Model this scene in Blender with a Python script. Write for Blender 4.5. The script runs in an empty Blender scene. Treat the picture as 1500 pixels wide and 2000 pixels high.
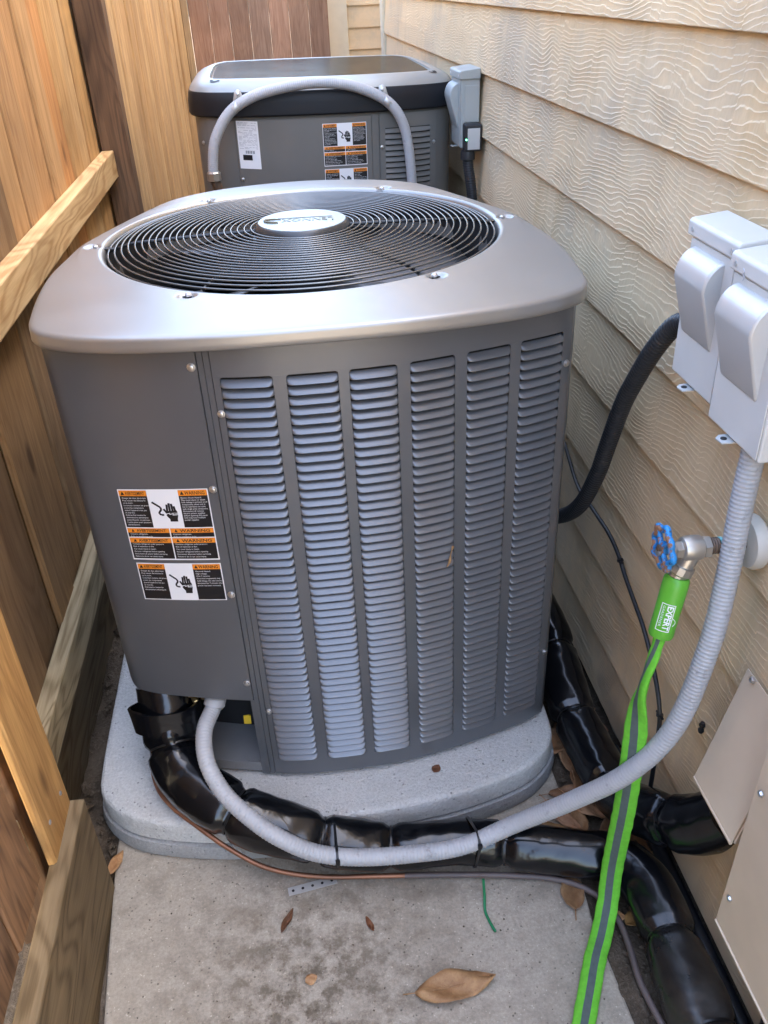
import bpy, math, random
import numpy as np
from mathutils import Vector, Matrix, Euler
random.seed(7)
rng = np.random.default_rng(7)
sc = bpy.context.scene
COL = sc.collection
R_ = math.radians

# ------------------------------------------------------------------ camera
cam_d = bpy.data.cameras.new('camera'); cam = bpy.data.objects.new('camera', cam_d); COL.objects.link(cam)
sc.camera = cam
RW = np.array([[0.99114989, -0.10182197, 0.08517147], [-0.12638691, -0.52759582, 0.84004107], [-0.04059852, -0.84337118, -0.5357955]])
cam.matrix_world = Matrix(((RW[0, 0], -RW[0, 1], -RW[0, 2], 0.0), (RW[1, 0], -RW[1, 1], -RW[1, 2], 0.0),
                           (RW[2, 0], -RW[2, 1], -RW[2, 2], 1.56), (0, 0, 0, 1)))
cam_d.sensor_fit = 'HORIZONTAL'; cam_d.sensor_width = 36.0; cam_d.lens = 36.0 * 1650.54 / 1500.0
cam_d.clip_start = 0.02; cam_d.clip_end = 500

# ------------------------------------------------------------------ sky and sun (house and added sun block shade the alley)
SUN_EL, SUN_AZ = 50.0, 92.0          # azimuth clockwise from +Y (the sun stands behind the house)
w = bpy.data.worlds.new('World'); sc.world = w; w.use_nodes = True
nt = w.node_tree; bg = nt.nodes['Background']
sky = nt.nodes.new('ShaderNodeTexSky'); sky.sky_type = 'NISHITA'; sky.sun_disc = False
sky.sun_elevation = R_(SUN_EL); sky.sun_rotation = R_(SUN_AZ)
sky.air_density = 1.0; sky.dust_density = 4.0; sky.ozone_density = 0.3
nt.links.new(sky.outputs['Color'], bg.inputs['Color']); bg.inputs['Strength'].default_value = 0.15
sd = bpy.data.lights.new('sun', 'SUN'); sun = bpy.data.objects.new('sun', sd); COL.objects.link(sun)
sd.energy = 2.3; sd.angle = R_(0.53); sd.color = (1.0, 0.93, 0.82)
tosun = Vector((math.sin(R_(SUN_AZ)) * math.cos(R_(SUN_EL)), math.cos(R_(SUN_AZ)) * math.cos(R_(SUN_EL)), math.sin(R_(SUN_EL))))
sun.rotation_euler = tosun.to_track_quat('Z', 'Y').to_euler(); sun.location = (3, 1, 6)
sc.view_settings.view_transform = 'Standard'; sc.view_settings.look = 'None'
sc.view_settings.exposure = 3.5; sc.view_settings.gamma = 1.0
sc.render.engine = 'CYCLES'
sc.cycles.max_bounces = 5; sc.cycles.diffuse_bounces = 4; sc.cycles.glossy_bounces = 3
sc.cycles.use_adaptive_sampling = True; sc.cycles.adaptive_threshold = 0.002; sc.cycles.sample_clamp_indirect = 0.6
sc.cycles.caustics_reflective = False; sc.cycles.caustics_refractive = False; sc.cycles.blur_glossy = 0.5
sc.cycles.use_denoising = True; sc.cycles.denoising_input_passes = 'RGB_ALBEDO_NORMAL'; sc.cycles.denoising_prefilter = 'ACCURATE'

# ------------------------------------------------------------------ node helpers
class NT:
    def __init__(s, name):
        s.m = bpy.data.materials.new(name); s.m.use_nodes = True
        s.t = s.m.node_tree; s.b = s.t.nodes['Principled BSDF']
    def n(s, kind, **kw):
        nd = s.t.nodes.new('ShaderNode' + kind)
        for k, v in kw.items():
            if hasattr(nd, k): setattr(nd, k, v)
        return nd
    def set(s, sock, v):
        if hasattr(v, 'is_output') or isinstance(v, bpy.types.NodeSocket): s.t.links.new(v, sock)
        elif isinstance(v, (tuple, list)) and len(v) == 3 and sock.type == 'RGBA': sock.default_value = (*v, 1)
        else: sock.default_value = v
    def math(s, op, a, b=0.0, c=0.0, clamp=False):
        nd = s.n('Math', operation=op, use_clamp=clamp)
        for i, v in enumerate((a, b, c)): s.set(nd.inputs[i], v)
        return nd.outputs[0]
    def vmath(s, op, a, b=(0, 0, 0)):
        nd = s.n('VectorMath', operation=op); s.set(nd.inputs[0], a); s.set(nd.inputs[1], b); return nd.outputs[0]
    def noise(s, vec, scale, detail=4, rough=0.55, dist=0.0):
        nd = s.n('TexNoise'); s.set(nd.inputs['Vector'], vec); nd.inputs['Scale'].default_value = scale
        nd.inputs['Detail'].default_value = detail; nd.inputs['Roughness'].default_value = rough; nd.inputs['Distortion'].default_value = dist
        return nd.outputs['Fac']
    def voro(s, vec, scale, feature='F1', out='Distance', rnd=1.0):
        nd = s.n('TexVoronoi', feature=feature); s.set(nd.inputs['Vector'], vec); nd.inputs['Scale'].default_value = scale
        nd.inputs['Randomness'].default_value = rnd
        return nd.outputs[out]
    def mapr(s, v, a, b, c=0.0, d=1.0):
        nd = s.n('MapRange'); s.set(nd.inputs['Value'], v)
        for k, x in zip(('From Min', 'From Max', 'To Min', 'To Max'), (a, b, c, d)): nd.inputs[k].default_value = x
        return nd.outputs[0]
    def mix(s, f, a, b, mode='MIX'):
        nd = s.n('MixRGB', blend_type=mode); s.set(nd.inputs[0], f); s.set(nd.inputs[1], a); s.set(nd.inputs[2], b); return nd.outputs[0]
    def bump(s, h, strength=0.3, dist=0.002, normal=None):
        nd = s.n('Bump'); s.set(nd.inputs['Height'], h); nd.inputs['Strength'].default_value = strength; nd.inputs['Distance'].default_value = dist
        if normal is not None: s.set(nd.inputs['Normal'], normal)
        return nd.outputs[0]
    def out(s, color=None, rough=None, metal=None, normal=None, **kw):
        for k, v in (('Base Color', color), ('Roughness', rough), ('Metallic', metal), ('Normal', normal)):
            if v is not None: s.set(s.b.inputs[k], v)
        for k, v in kw.items(): s.set(s.b.inputs[k.replace('_', ' ')], v)
        return s.m
    def pos(s): return s.n('NewGeometry').outputs['Position']
    def obj(s): return s.n('TexCoord').outputs['Object']
    def info(s): return s.n('ObjectInfo')

def paint(name, col, rough=0.45, metal=0.0, var=0.10, dirt=0.0, dirtcol=(0.20, 0.16, 0.11), bump=0.0, coat=0.0, spec=0.5, scale=8):
    if .245 < rough < .335: rough = .335      # keep clear of the denoiser's gloss threshold
    t = NT(name); p = t.pos()
    a = t.noise(p, scale, 3, 0.55); b = t.noise(p, 90, 3, 0.6)
    c = t.mix(t.mapr(a, .3, .7), tuple(x * (1 - var) for x in col), tuple(min(1, x * (1 + var)) for x in col))
    if dirt:
        d = t.noise(p, 3.5, 4, 0.6)
        c = t.mix(t.math('MULTIPLY', t.mapr(d, .48, .72), dirt), c, dirtcol)
    r = t.math('ADD', rough - 0.06, t.math('MULTIPLY', a, .12))
    nrm = None
    if bump: nrm = t.bump(b, bump, .0008)
    return t.out(c, r, metal, nrm, Coat_Weight=coat, Specular_IOR_Level=spec)

def wood(name, axis, dark, light, rough=0.72, rings=1.0, weather=0.0):
    t = NT(name); oi = t.info()
    off = t.n('CombineXYZ'); rd = oi.outputs['Random']
    for i, k in enumerate((37.0, 53.0, 71.0)): t.set(off.inputs[i], t.math('MULTIPLY', rd, k))
    p = t.vmath('ADD', t.obj(), off.outputs[0])
    st = [1.0, 1.0, 1.0]; st[axis] = 0.045
    s1 = t.vmath('MULTIPLY', p, tuple(st))
    st2 = [1.0, 1.0, 1.0]; st2[axis] = 0.16
    s2 = t.vmath('MULTIPLY', p, tuple(st2))
    fine = t.noise(s1, 190, 3, 0.65); mid = t.noise(s1, 38, 4, 0.6, .4)
    low = t.noise(s2, 7.5, 2, 0.45, .5)
    ring = t.math('SINE', t.math('MULTIPLY', low, 95.0))
    ring = t.mapr(ring, -1, 1)
    ring = t.math('POWER', ring, 2.2)
    f = t.math('ADD', t.math('MULTIPLY', mid, .55), t.math('MULTIPLY', fine, .42))
    f = t.math('SUBTRACT', f, t.math('MULTIPLY', ring, .16 * rings))
    c = t.mix(t.mapr(f, .22, .58), dark, light)
    # knots
    st3 = [1.0, 1.0, 1.0]; st3[axis] = 0.42
    kv = t.voro(t.vmath('MULTIPLY', p, tuple(st3)), 5.2)
    kn = t.mapr(kv, .05, .11, 1.0, 0.0)
    c = t.mix(t.math('MULTIPLY', kn, .72), c, (dark[0] * .32, dark[1] * .26, dark[2] * .22))
    blotch = t.noise(t.pos(), 2.6, 3, .6)
    c = t.mix(t.mapr(blotch, .45, .75, 0, .40 + weather), c, tuple(x * .45 for x in dark))
    c = t.mix(1.0, c, oi.outputs['Color'], 'MULTIPLY')
    h = t.math('SUBTRACT', t.math('MULTIPLY', fine, 1.0), t.math('MULTIPLY', ring, .35))
    return t.out(c, rough, 0, t.bump(h, .35, .0012), Specular_IOR_Level=.3)

def mat_siding():
    t = NT('siding_paint'); oi = t.info(); p = t.pos()
    sp = t.n('SeparateXYZ'); t.set(sp.inputs[0], p); y, z = sp.outputs['Y'], sp.outputs['Z']
    rd = t.math('MULTIPLY', oi.outputs['Random'], 91.0)
    def vec(sy, sz):
        c = t.n('CombineXYZ'); t.set(c.inputs[0], rd); t.set(c.inputs[1], t.math('MULTIPLY', y, sy)); t.set(c.inputs[2], t.math('MULTIPLY', z, sz)); return c.outputs[0]
    cath = t.noise(vec(1.0, 2.3), 3.4, 2, .45, .25)          # slow cathedral field
    wav = t.noise(vec(1.0, .8), 16, 3, .55)                  # small waviness
    cell = t.voro(vec(1.0, .06), 17.0, 'F1', 'Color')        # stepped vertical seams
    cs = t.n('SeparateXYZ'); t.set(cs.inputs[0], cell)
    ph = t.math('ADD', t.math('MULTIPLY', z, 640.0), t.math('MULTIPLY', cath, 70.0))
    ph = t.math('ADD', ph, t.math('MULTIPLY', wav, 10.0))
    ph = t.math('ADD', ph, t.math('MULTIPLY', cs.outputs[0], 3.2))
    fr = t.math('FRACT', t.math('MULTIPLY', ph, 1 / 6.2832)); r = t.math('MULTIPLY', t.math('POWER', fr, 1.6), t.mapr(fr, .86, 1.0, 1.0, 0.0))     # terraced steps
    amp = t.mapr(t.noise(vec(1, 1), 9, 3, .6), .36, .60, .30, 1.0)
    h = t.math('MULTIPLY', r, amp)
    h = t.math('ADD', h, t.math('MULTIPLY', t.noise(vec(1, .3), 120, 3, .6), .22))
    stain = t.noise(p, 2.2, 7, .65); st2 = t.noise(vec(6, .7), 2.0, 5, .6)
    c = t.mix(t.mapr(stain, .35, .7), (0.77, 0.595, 0.375), (0.72, 0.53, 0.31))
    c = t.mix(t.mapr(st2, .55, .8, 0, .45), c, (0.46, 0.315, 0.14))
    gr = t.mapr(t.noise(p, 1.7, 7, .72), .50, .66, 0, .45)      # grime in patches
    c = t.mix(gr, c, (0.38, 0.35, 0.29))
    return t.out(c, .62, 0, t.bump(h, .75, .0022), Specular_IOR_Level=.35)

def mat_concrete(name, base, alt, stain=1.0, speck=1.0, bstr=.5, bd=.0022):
    t = NT(name); p = t.pos()
    big = t.noise(p, 3.0, 5, .65); mid = t.noise(p, 26, 5, .7); fine = t.noise(p, 170, 3, .75)
    c = t.mix(t.mapr(big, .33, .68), base, alt)
    c = t.mix(t.math('MULTIPLY', t.mapr(mid, .46, .72), .50 * stain), c, tuple(x * .45 for x in alt))
    c = t.mix(t.mapr(fine, .32, .70, 0, .62 * speck), c, tuple(x * .42 for x in base))
    pits = t.math('MULTIPLY', t.mapr(t.voro(p, 95.0), .10, .24, 1.0, 0.0), t.mapr(t.noise(p, 40, 3, .6), .50, .58))
    c = t.mix(t.math('MULTIPLY', pits, .8 * speck), c, tuple(x * .22 for x in alt))
    gl = t.math('MULTIPLY', t.mapr(t.voro(p, 140.0), .12, .26, 1.0, 0.0), t.mapr(t.noise(p, 75, 2, .5), .53, .60))
    c = t.mix(t.math('MULTIPLY', gl, .38 * speck), c, tuple(min(1, x * 1.75) for x in base))
    if stain:
        s1 = t.n('VectorMath', operation='DISTANCE'); t.set(s1.inputs[0], p); s1.inputs[1].default_value = (-.09, .84, 0)
        sm = t.mapr(s1.outputs['Value'], .05, .34, 1.0, 0.0)
        sp = t.mapr(t.noise(p, 24, 5, .75), .44, .60)
        c = t.mix(t.math('MULTIPLY', t.math('MULTIPLY', sm, sp), .85), c, (.115, .090, .062))
        w_ = t.mapr(t.noise(p, 5.5, 4, .6), .54, .66)
        c = t.mix(t.math('MULTIPLY', w_, .40), c, (.19, .155, .115))
    h = t.math('ADD', t.math('MULTIPLY', fine, .8), t.math('MULTIPLY', mid, .9)); h = t.math('SUBTRACT', h, t.math('MULTIPLY', pits, .6))
    return t.out(c, .88, 0, t.bump(h, bstr, bd), Specular_IOR_Level=.25)

def mat_dirt():
    t = NT('dirt'); p = t.pos()
    a = t.noise(p, 9, 8, .7); b = t.noise(p, 130, 4, .7)
    c = t.mix(t.mapr(a, .3, .7), (.055, .040, .028), (.155, .120, .085))
    c = t.mix(t.mapr(b, .5, .75, 0, .6), c, (.23, .19, .145))
    return t.out(c, .95, 0, t.bump(t.math('ADD', a, b), .9, .008), Specular_IOR_Level=.15)

def mat_plastic_wrap():
    t = NT('black_plastic_wrap'); p = t.pos()
    a = t.noise(p, 18, 2, .45, 1.0); d = t.noise(p, 7, 6, .7); f = t.noise(p, 160, 3, .6)
    sp = t.n('SeparateXYZ'); t.set(sp.inputs[0], p)
    near = t.mapr(sp.outputs['Y'], .60, .95, 1.0, .0)      # older dusty stretch by the wall
    dm = t.math('MULTIPLY', t.mapr(d, .42, .70), near)
    c = t.mix(t.math('MULTIPLY', dm, .55), (.0035, .004, .0055), (.085, .068, .05))
    r = t.math('ADD', .16, t.math('MULTIPLY', dm, .45)); r = t.math('ADD', r, t.math('MULTIPLY', f, .05))
    return t.out(c, r, 0, t.bump(a, .24, .006), Specular_IOR_Level=.5)

def mat_leaf():
    t = NT('dry_leaf'); oi = t.info(); p = t.obj()
    a = t.noise(p, 45, 5, .65); b = t.noise(p, 260, 3, .6)
    c = t.mix(t.mapr(a, .3, .7), (.24, .125, .055), (.40, .245, .12))
    c = t.mix(t.mapr(b, .55, .75, 0, .4), c, (.15, .075, .035)); c = t.mix(1.0, c, oi.outputs['Color'], 'MULTIPLY')
    return t.out(c, .6, 0, t.bump(a, .5, .002), Specular_IOR_Level=.35)

def mat_conduit(name, col, dark, rough=.42, dirt=.5):
    t = NT(name); p = t.pos()
    a = t.noise(p, 11, 6, .7); b = t.noise(p, 60, 5, .7)
    c = t.mix(t.mapr(a, .35, .7), col, tuple(x * .86 for x in col))
    c = t.mix(t.math('MULTIPLY', t.mapr(b, .58, .72), dirt), c, dark)
    return t.out(c, rough, 0, None, Specular_IOR_Level=.45)

def mat_wheel():
    t = NT('chipped_blue_enamel'); p = t.obj()
    sp = t.n('SeparateXYZ'); t.set(sp.inputs[0], p)
    a = t.noise(p, 75, 4, .6)
    m = t.mapr(t.math('SUBTRACT', a, t.math('MULTIPLY', sp.outputs['X'], 34.0)), .60, .66)
    c = t.mix(m, (.02, .24, .58), (.30, .145, .075)); c = t.mix(t.mapr(t.noise(p, 200, 3, .6), .58, .66, 0, .8), c, (.05, .03, .02))
    return t.out(c, t.mix(m, (.3, .3, .3), (.8, .8, .8)), 0, t.bump(t.math('SUBTRACT', 1.0, m), .5, .001))

def mat_hose_fabric(name, col):
    t = NT(name); p = t.pos()
    a = t.noise(p, 90, 4, .6); b = t.noise(p, 900, 2, .5)
    c = t.mix(t.mapr(a, .3, .7), tuple(x * .78 for x in col), col)
    return t.out(c, .7, 0, t.bump(t.math('ADD', b, a), .5, .0015), Specular_IOR_Level=.3)

M = {}
GREY = (.128, .124, .120)
M['cab'] = paint('grey_cabinet_paint', (.152, .160, .174), .30, .45, .04, .10, (.17, .15, .13), 0, spec=.5)
M['lid'] = paint('grey_lid_paint', (.315, .303, .284), .34, .6, .03, .0, spec=.6)
M['cab2'] = paint('grey_body_paint', (.150, .145, .134), .42, .0, .05, .15, bump=.1)
M['band'] = paint('charcoal_plastic', (.009, .010, .013), .5, 0, .1, .0, spec=.3)
M['silver'] = paint('silver_paint', (.30, .31, .30), .30, .35, .06, .1)
M['topblack'] = paint('dark_top_paint', (.006, .007, .009), .18, 0, .1, .0)
M['core'] = paint('coil_shadow', (.012, .012, .013), .7, 0, .2)
M['wire'] = paint('black_coated_wire', (.17, .165, .155), .20, .6, .1)
M['spoke'] = paint('black_bar', (.014, .014, .015), .30, .2, .1)
M['blade'] = paint('fan_blade_metal', (.10, .10, .105), .35, .6, .1, .3)
M['badge'] = paint('badge_face', (.34, .385, .39), .36, .4, .05, .1)
M['badgerim'] = paint('badge_rim', (.055, .055, .056), .32, .4, .08)
M['gold'] = paint('badge_letter', (.16, .145, .10), .35, .3, .05)
M['screw'] = paint('zinc_screw', (.62, .62, .62), .28, .9, .05)
M['pan'] = paint('galvanised_pan', (.33, .34, .35), .42, .5, .10, .3)
M['brass'] = paint('brass', (.50, .36, .16), .32, .9, .15, .3)
M['copper'] = paint('dull_copper', (.30, .135, .075), .45, .6, .25, .5, (.10, .07, .055))
M['lead'] = paint('grey_brown_tube', (.125, .095, .088), .5, .0, .2, .5, (.07, .055, .05))
M['yellow'] = paint('yellow_tag', (.68, .46, .03), .5)
M['box'] = paint('grey_box_paint', (.64, .625, .585), .40, .0, .03, .18, (.27, .25, .21), .08)
M['boxold'] = paint('old_grey_box_paint', (.36, .375, .355), .5, .0, .05, .30, (.30, .27, .21), .08)
M['hood'] = paint('galvanised_hood', (.58, .57, .545), .34, .3, .04, .12, (.30, .28, .24))
M['zinc'] = paint('zinc_plate', (.58, .58, .56), .42, .35, .08)
M['steel'] = paint('weathered_zinc_brass', (.52, .49, .44), .36, .85, .18, .3, (.30, .26, .20))
M['oldpipe'] = paint('tarnished_pipe', (.135, .095, .07), .5, .5, .25, .4, (.06, .045, .035))
M['teal'] = paint('verdigris', (.22, .50, .50), .6)
M['flange'] = paint('cream_flange_plastic', (.60, .56, .48), .5, 0, .05, .25)
M['cover'] = paint('cream_sheet_metal', (.72, .585, .43), .55, 0, .05, .22, (.47, .37, .26))
M['trim'] = paint('cream_trim_paint', (.66, .60, .45), .6, 0, .04, .2)
M['blackbox'] = paint('black_device_plastic', (.018, .018, .02), .45)
M['blackcable'] = paint('black_cable', (.014, .015, .018), .38, 0, .2, .2)
M['tie'] = paint('black_tie', (.008, .008, .009), .35)
M['led'] = NT('green_led').out((.1, .8, .3), .3, Emission_Color=(.1, 1, .4), Emission_Strength=2.0)
M['greengrip'] = paint('green_rubber_grip', (.115, .42, .035), .42, 0, .04, .05)
M['hosegreen'] = mat_hose_fabric('lime_hose_fabric', (.17, .60, .045))
M['hosegrey'] = mat_hose_fabric('grey_hose_fabric', (.105, .135, .13))
M['greenwire'] = paint('green_wire', (.01, .20, .075), .45)
M['white'] = paint('white_print', (.82, .82, .83), .45, 0, .02)
M['ink'] = paint('black_print', (.012, .012, .014), .35, 0, .1)
M['orange'] = paint('orange_print', (.80, .26, .025), .42, 0, .03)
M['labgrey'] = paint('grey_print', (.42, .42, .45), .5)
M['silverlab'] = paint('silver_label', (.50, .50, .49), .4, .2)
M['wrap'] = mat_plastic_wrap(); M['leaf'] = mat_leaf(); M['wheel'] = mat_wheel()
M['conduit'] = mat_conduit('grey_flexible_conduit', (.43, .435, .45), (.10, .09, .08))
M['conduitold'] = mat_conduit('aged_flexible_conduit', (.36, .36, .35), (.12, .10, .08), .5, .7)
M['conduitblk'] = mat_conduit('black_flexible_conduit', (.022, .024, .028), (.09, .085, .075), .4, .5)
M['siding'] = mat_siding()
M['slab'] = mat_concrete('broom_concrete', (.52, .46, .375), (.40, .345, .27))
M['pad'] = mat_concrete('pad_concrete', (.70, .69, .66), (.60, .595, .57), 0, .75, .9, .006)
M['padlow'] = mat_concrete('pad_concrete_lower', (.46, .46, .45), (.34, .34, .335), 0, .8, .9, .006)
M['dirt'] = mat_dirt()
M['pickZ'] = wood('cedar_picket', 2, (.28, .165, .078), (.58, .41, .225), rings=.5)
M['railY'] = wood('pine_rail', 1, (.42, .25, .105), (.66, .47, .245), rings=1.5)
M['ptY'] = wood('treated_lumber', 1, (.19, .15, .085), (.42, .36, .245), rings=1.3)
M['oldZ'] = wood('weathered_picket', 2, (.24, .135, .085), (.43, .285, .195), rings=.5)
M['postZ'] = wood('dark_post', 2, (.075, .042, .024), (.20, .115, .062), weather=.2)

# ------------------------------------------------------------------ mesh helpers
WP = {}
class MB:
    def __init__(s): s.v = []; s.f = []; s.mi = []; s.k = 0
    def add(s, vs, fs):
        o = len(s.v); s.v += [tuple(map(float, q)) for q in vs]
        for f in fs: s.f.append(tuple(i + o for i in f)); s.mi.append(s.k)
        return s
    def box(s, x0, x1, y0, y1, z0, z1):
        vs = [(x, y, z) for z in (z0, z1) for y in (y0, y1) for x in (x0, x1)]
        return s.add(vs, [(0, 2, 3, 1), (4, 5, 7, 6), (0, 1, 5, 4), (2, 6, 7, 3), (0, 4, 6, 2), (1, 3, 7, 5)])
    def prism(s, poly, axis, a, b):
        n = len(poly); vs = []
        for h in (a, b):
            for (u, v) in poly:
                vs.append({0: (h, u, v), 1: (u, h, v), 2: (u, v, h)}[axis])
        fs = [tuple(range(n))[::-1], tuple(range(n, 2 * n))]
        fs += [(i, (i + 1) % n, n + (i + 1) % n, n + i) for i in range(n)]
        return s.add(vs, fs)
    def lathe(s, prof, n=24, mat=None, cap=True):
        mat = mat or Matrix(); vs = []; fs = []
        for (r, z) in prof:
            for i in range(n):
                a = 2 * math.pi * i / n; vs.append(mat @ Vector((r * math.cos(a), r * math.sin(a), z)))
        m = len(prof)
        for j in range(m - 1):
            for i in range(n): fs.append((j * n + i, j * n + (i + 1) % n, (j + 1) * n + (i + 1) % n, (j + 1) * n + i))
        if cap: fs += [tuple(range(n))[::-1], tuple(range((m - 1) * n, m * n))]
        return s.add(vs, fs)
    def tube(s, path, r, n=12, cap=True, sx=1.0, up=None, twist=None, matf=None):
        P = [Vector(p) for p in path]; m = len(P)
        T = [(P[min(i + 1, m - 1)] - P[max(i - 1, 0)]).normalized() for i in range(m)]
        u = Vector(up) if up else (Vector((0, 0, 1)) if abs(T[0].z) < .9 else Vector((1, 0, 0)))
        u = (u - T[0] * u.dot(T[0])).normalized(); vs = []
        for i in range(m):
            u = (u - T[i] * u.dot(T[i])).normalized(); b = T[i].cross(u)
            tw = twist[i] if twist is not None else 0.0
            ri = r[i] if hasattr(r, '__len__') else r
            si = sx[i] if hasattr(sx, '__len__') else sx
            for j in range(n):
                a = 2 * math.pi * j / n; ca, sa = math.cos(a) * ri, math.sin(a) * ri * si
                vs.append(P[i] + u * (ca * math.cos(tw) - sa * math.sin(tw)) + b * (ca * math.sin(tw) + sa * math.cos(tw)))
        o = len(s.v); fs = []; mis = []
        for i in range(m - 1):
            for j in range(n):
                fs.append((i * n + j, i * n + (j + 1) % n, (i + 1) * n + (j + 1) % n, (i + 1) * n + j))
                mis.append(matf(i, j) if matf else s.k)
        s.add(vs, fs); s.mi[-len(mis):] = mis
        if cap: s.add(vs[:n], [tuple(range(n))[::-1]]); s.add(vs[-n:], [tuple(range(n))])
        return s
    def build(s, name, mat, parent=None, smooth=40, bevel=0.0, seg=2, solid=0.0, map=None, org=None):
        vs = np.array([map(*q) for q in s.v] if map else s.v, float)
        O = np.array(org if org is not None else vs.mean(0))
        me = bpy.data.meshes.new(name); me.from_pydata((vs - O).tolist(), [], s.f)
        mats = mat if isinstance(mat, (list, tuple)) else [mat]
        for k in mats: me.materials.append(M[k])
        if len(mats) > 1: me.polygons.foreach_set('material_index', s.mi)
        me.update()
        if smooth:
            me.shade_smooth(); me.set_sharp_from_angle(angle=R_(smooth))
        o = bpy.data.objects.new(name, me); COL.objects.link(o); WP[o] = O
        if parent is not None: o.parent = parent; o.location = (O - WP[parent]).tolist()
        else: o.location = O.tolist()
        if solid:
            md = o.modifiers.new('solid', 'SOLIDIFY'); md.thickness = solid; md.offset = -1
        if bevel:
            md = o.modifiers.new('bevel', 'BEVEL'); md.width = bevel; md.segments = seg; md.limit_method = 'ANGLE'; md.angle_limit = R_(35)
        return o

def thing(name, label, cat, loc, group=None):
    o = bpy.data.objects.new(name, None); COL.objects.link(o); o.location = loc; o.empty_display_size = .05
    WP[o] = np.array(loc, float); return tag(o, label, cat, group)
def tag(o, label, cat, group=None):
    o['label'] = label; o['category'] = cat
    if group: o['group'] = group
    return o
def struct(o): o['kind'] = 'structure'; return o
def stuff(o): o['kind'] = 'stuff'; return o
def place(me_obj, parent, loc, rot=(0, 0, 0), scale=(1, 1, 1), col=None):
    o = me_obj.copy(); COL.objects.link(o); o.parent = parent; WP[o] = np.array(loc, float)
    o.location = (np.array(loc) - (WP[parent] if parent is not None else 0)).tolist(); o.rotation_euler = rot; o.scale = scale
    if col: o.color = (*col, 1)
    return o
def spl(pts, step=.01):
    P = np.array(pts, float); out = []
    Q = np.vstack([2 * P[0] - P[1], P, 2 * P[-1] - P[-2]])
    for i in range(1, len(Q) - 2):
        p0, p1, p2, p3 = Q[i - 1:i + 3]; n = max(2, int(np.linalg.norm(p2 - p1) / step * 2))
        for t in np.linspace(0, 1, n, endpoint=False):
            out.append(.5 * (2 * p1 + (p2 - p0) * t + (2 * p0 - 5 * p1 + 4 * p2 - p3) * t * t + (3 * p1 - p0 - 3 * p2 + p3) * t ** 3))
    out.append(P[-1]); out = np.array(out)
    L = np.concatenate([[0], np.cumsum(np.linalg.norm(np.diff(out, axis=0), axis=1))])
    k = max(3, int(L[-1] / step)); ss = np.linspace(0, L[-1], k)
    return np.stack([np.interp(ss, L, out[:, i]) for i in range(3)], 1)

class Outline:
    """closed, left-right symmetric plan curve, measured by arc length from the middle of the front"""
    def __init__(s, half, cx):
        P = np.array([(cx + a, b) for a, b in half] + [(cx - a, b) for a, b in half[1:-1]][::-1]); m = len(P); out = []
        for i in range(m):
            p0, p1, p2, p3 = P[i - 1], P[i], P[(i + 1) % m], P[(i + 2) % m]
            for t in np.linspace(0, 1, 40, endpoint=False):
                out.append(.5 * (2 * p1 + (p2 - p0) * t + (2 * p0 - 5 * p1 + 4 * p2 - p3) * t * t + (3 * p1 - p0 - 3 * p2 + p3) * t ** 3))
        out = np.array(out + [out[0]]); s.o = out
        s.S = np.concatenate([[0], np.cumsum(np.linalg.norm(np.diff(out, axis=0), axis=1))]); s.L = s.S[-1]
    def p(s, q, d=0.0):
        e = .004; q = q % s.L
        f = lambda u: np.array([np.interp(u % s.L, s.S, s.o[:, 0]), np.interp(u % s.L, s.S, s.o[:, 1])])
        t = f(q + e) - f(q - e); t /= np.linalg.norm(t); n = np.array([t[1], -t[0]])
        return f(q) + n * d
    def sheet(s, mb, s0, s1, z0, z1, d=0.0, th=.002, n=None):
        """thick strip along the curve"""
        n = n or max(2, int(abs(s1 - s0) / .012)); vs = []; fs = []
        z0f = z0 if callable(z0) else (lambda u: z0)
        for i in range(n + 1):
            u = s0 + (s1 - s0) * i / n; a = s.p(u, d); b = s.p(u, d - th)
            vs += [(*a, z0f(u)), (*a, z1), (*b, z1), (*b, z0f(u))]
        for i in range(n):
            for j in range(4): fs.append((4 * i + j, 4 * i + 4 + j, 4 * i + 4 + (j + 1) % 4, 4 * i + (j + 1) % 4))
        fs += [(0, 1, 2, 3), (4 * n + 3, 4 * n + 2, 4 * n + 1, 4 * n)]
        mb.add(vs, [f[::-1] for f in fs]); return mb

TEXTS = []
def text(body, size, fn, mat, parent, sx=1.0, bold=0.0, depth=0.0, name='lettering', spacing=1.0):
    TEXTS.append((body, size, fn, mat, parent, sx, bold, depth, name, spacing))

# ================================================================== SETTING
XW = .66                      # face of the house wall
g = MB(); n = 60
g.add([(-60, -60, -.06), (60, -60, -.06), (60, 60, -.06), (-60, 60, -.06)], [(0, 1, 2, 3)])
struct(g.build('ground', 'dirt', smooth=0))
# soil strips either side of the slab, uneven
def soil(name, x0, x1, y0, y1, zf, nx, ny):
    mb = MB(); vs = []; fs = []
    for j in range(ny + 1):
        for i in range(nx + 1):
            x = x0 + (x1 - x0) * i / nx; y = y0 + (y1 - y0) * j / ny
            vs.append((x, y, zf(x, y)))
    for j in range(ny):
        for i in range(nx): k = j * (nx + 1) + i; fs.append((k, k + 1, k + nx + 2, k + nx + 1))
    mb.add(vs, fs); return struct(mb.build(name, 'dirt', smooth=60))
def lump(x, y): return .006 * math.sin(31 * x + 7 * y) + .006 * math.sin(23 * y + 5 * x) + .005 * math.sin(61 * y - 43 * x) + .004 * rng.random()
soil('soil', -.64, -.40, -1.0, 7.2, lambda x, y: -.022 + lump(x, y), 14, 330)
soil('soil', .30, .72, -1.0, 5.4, lambda x, y: -.016 + lump(x, y), 22, 260)
soil('soil', -.5, .5, 1.9, 7.2, lambda x, y: -.02 + lump(x, y), 24, 120)
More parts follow.
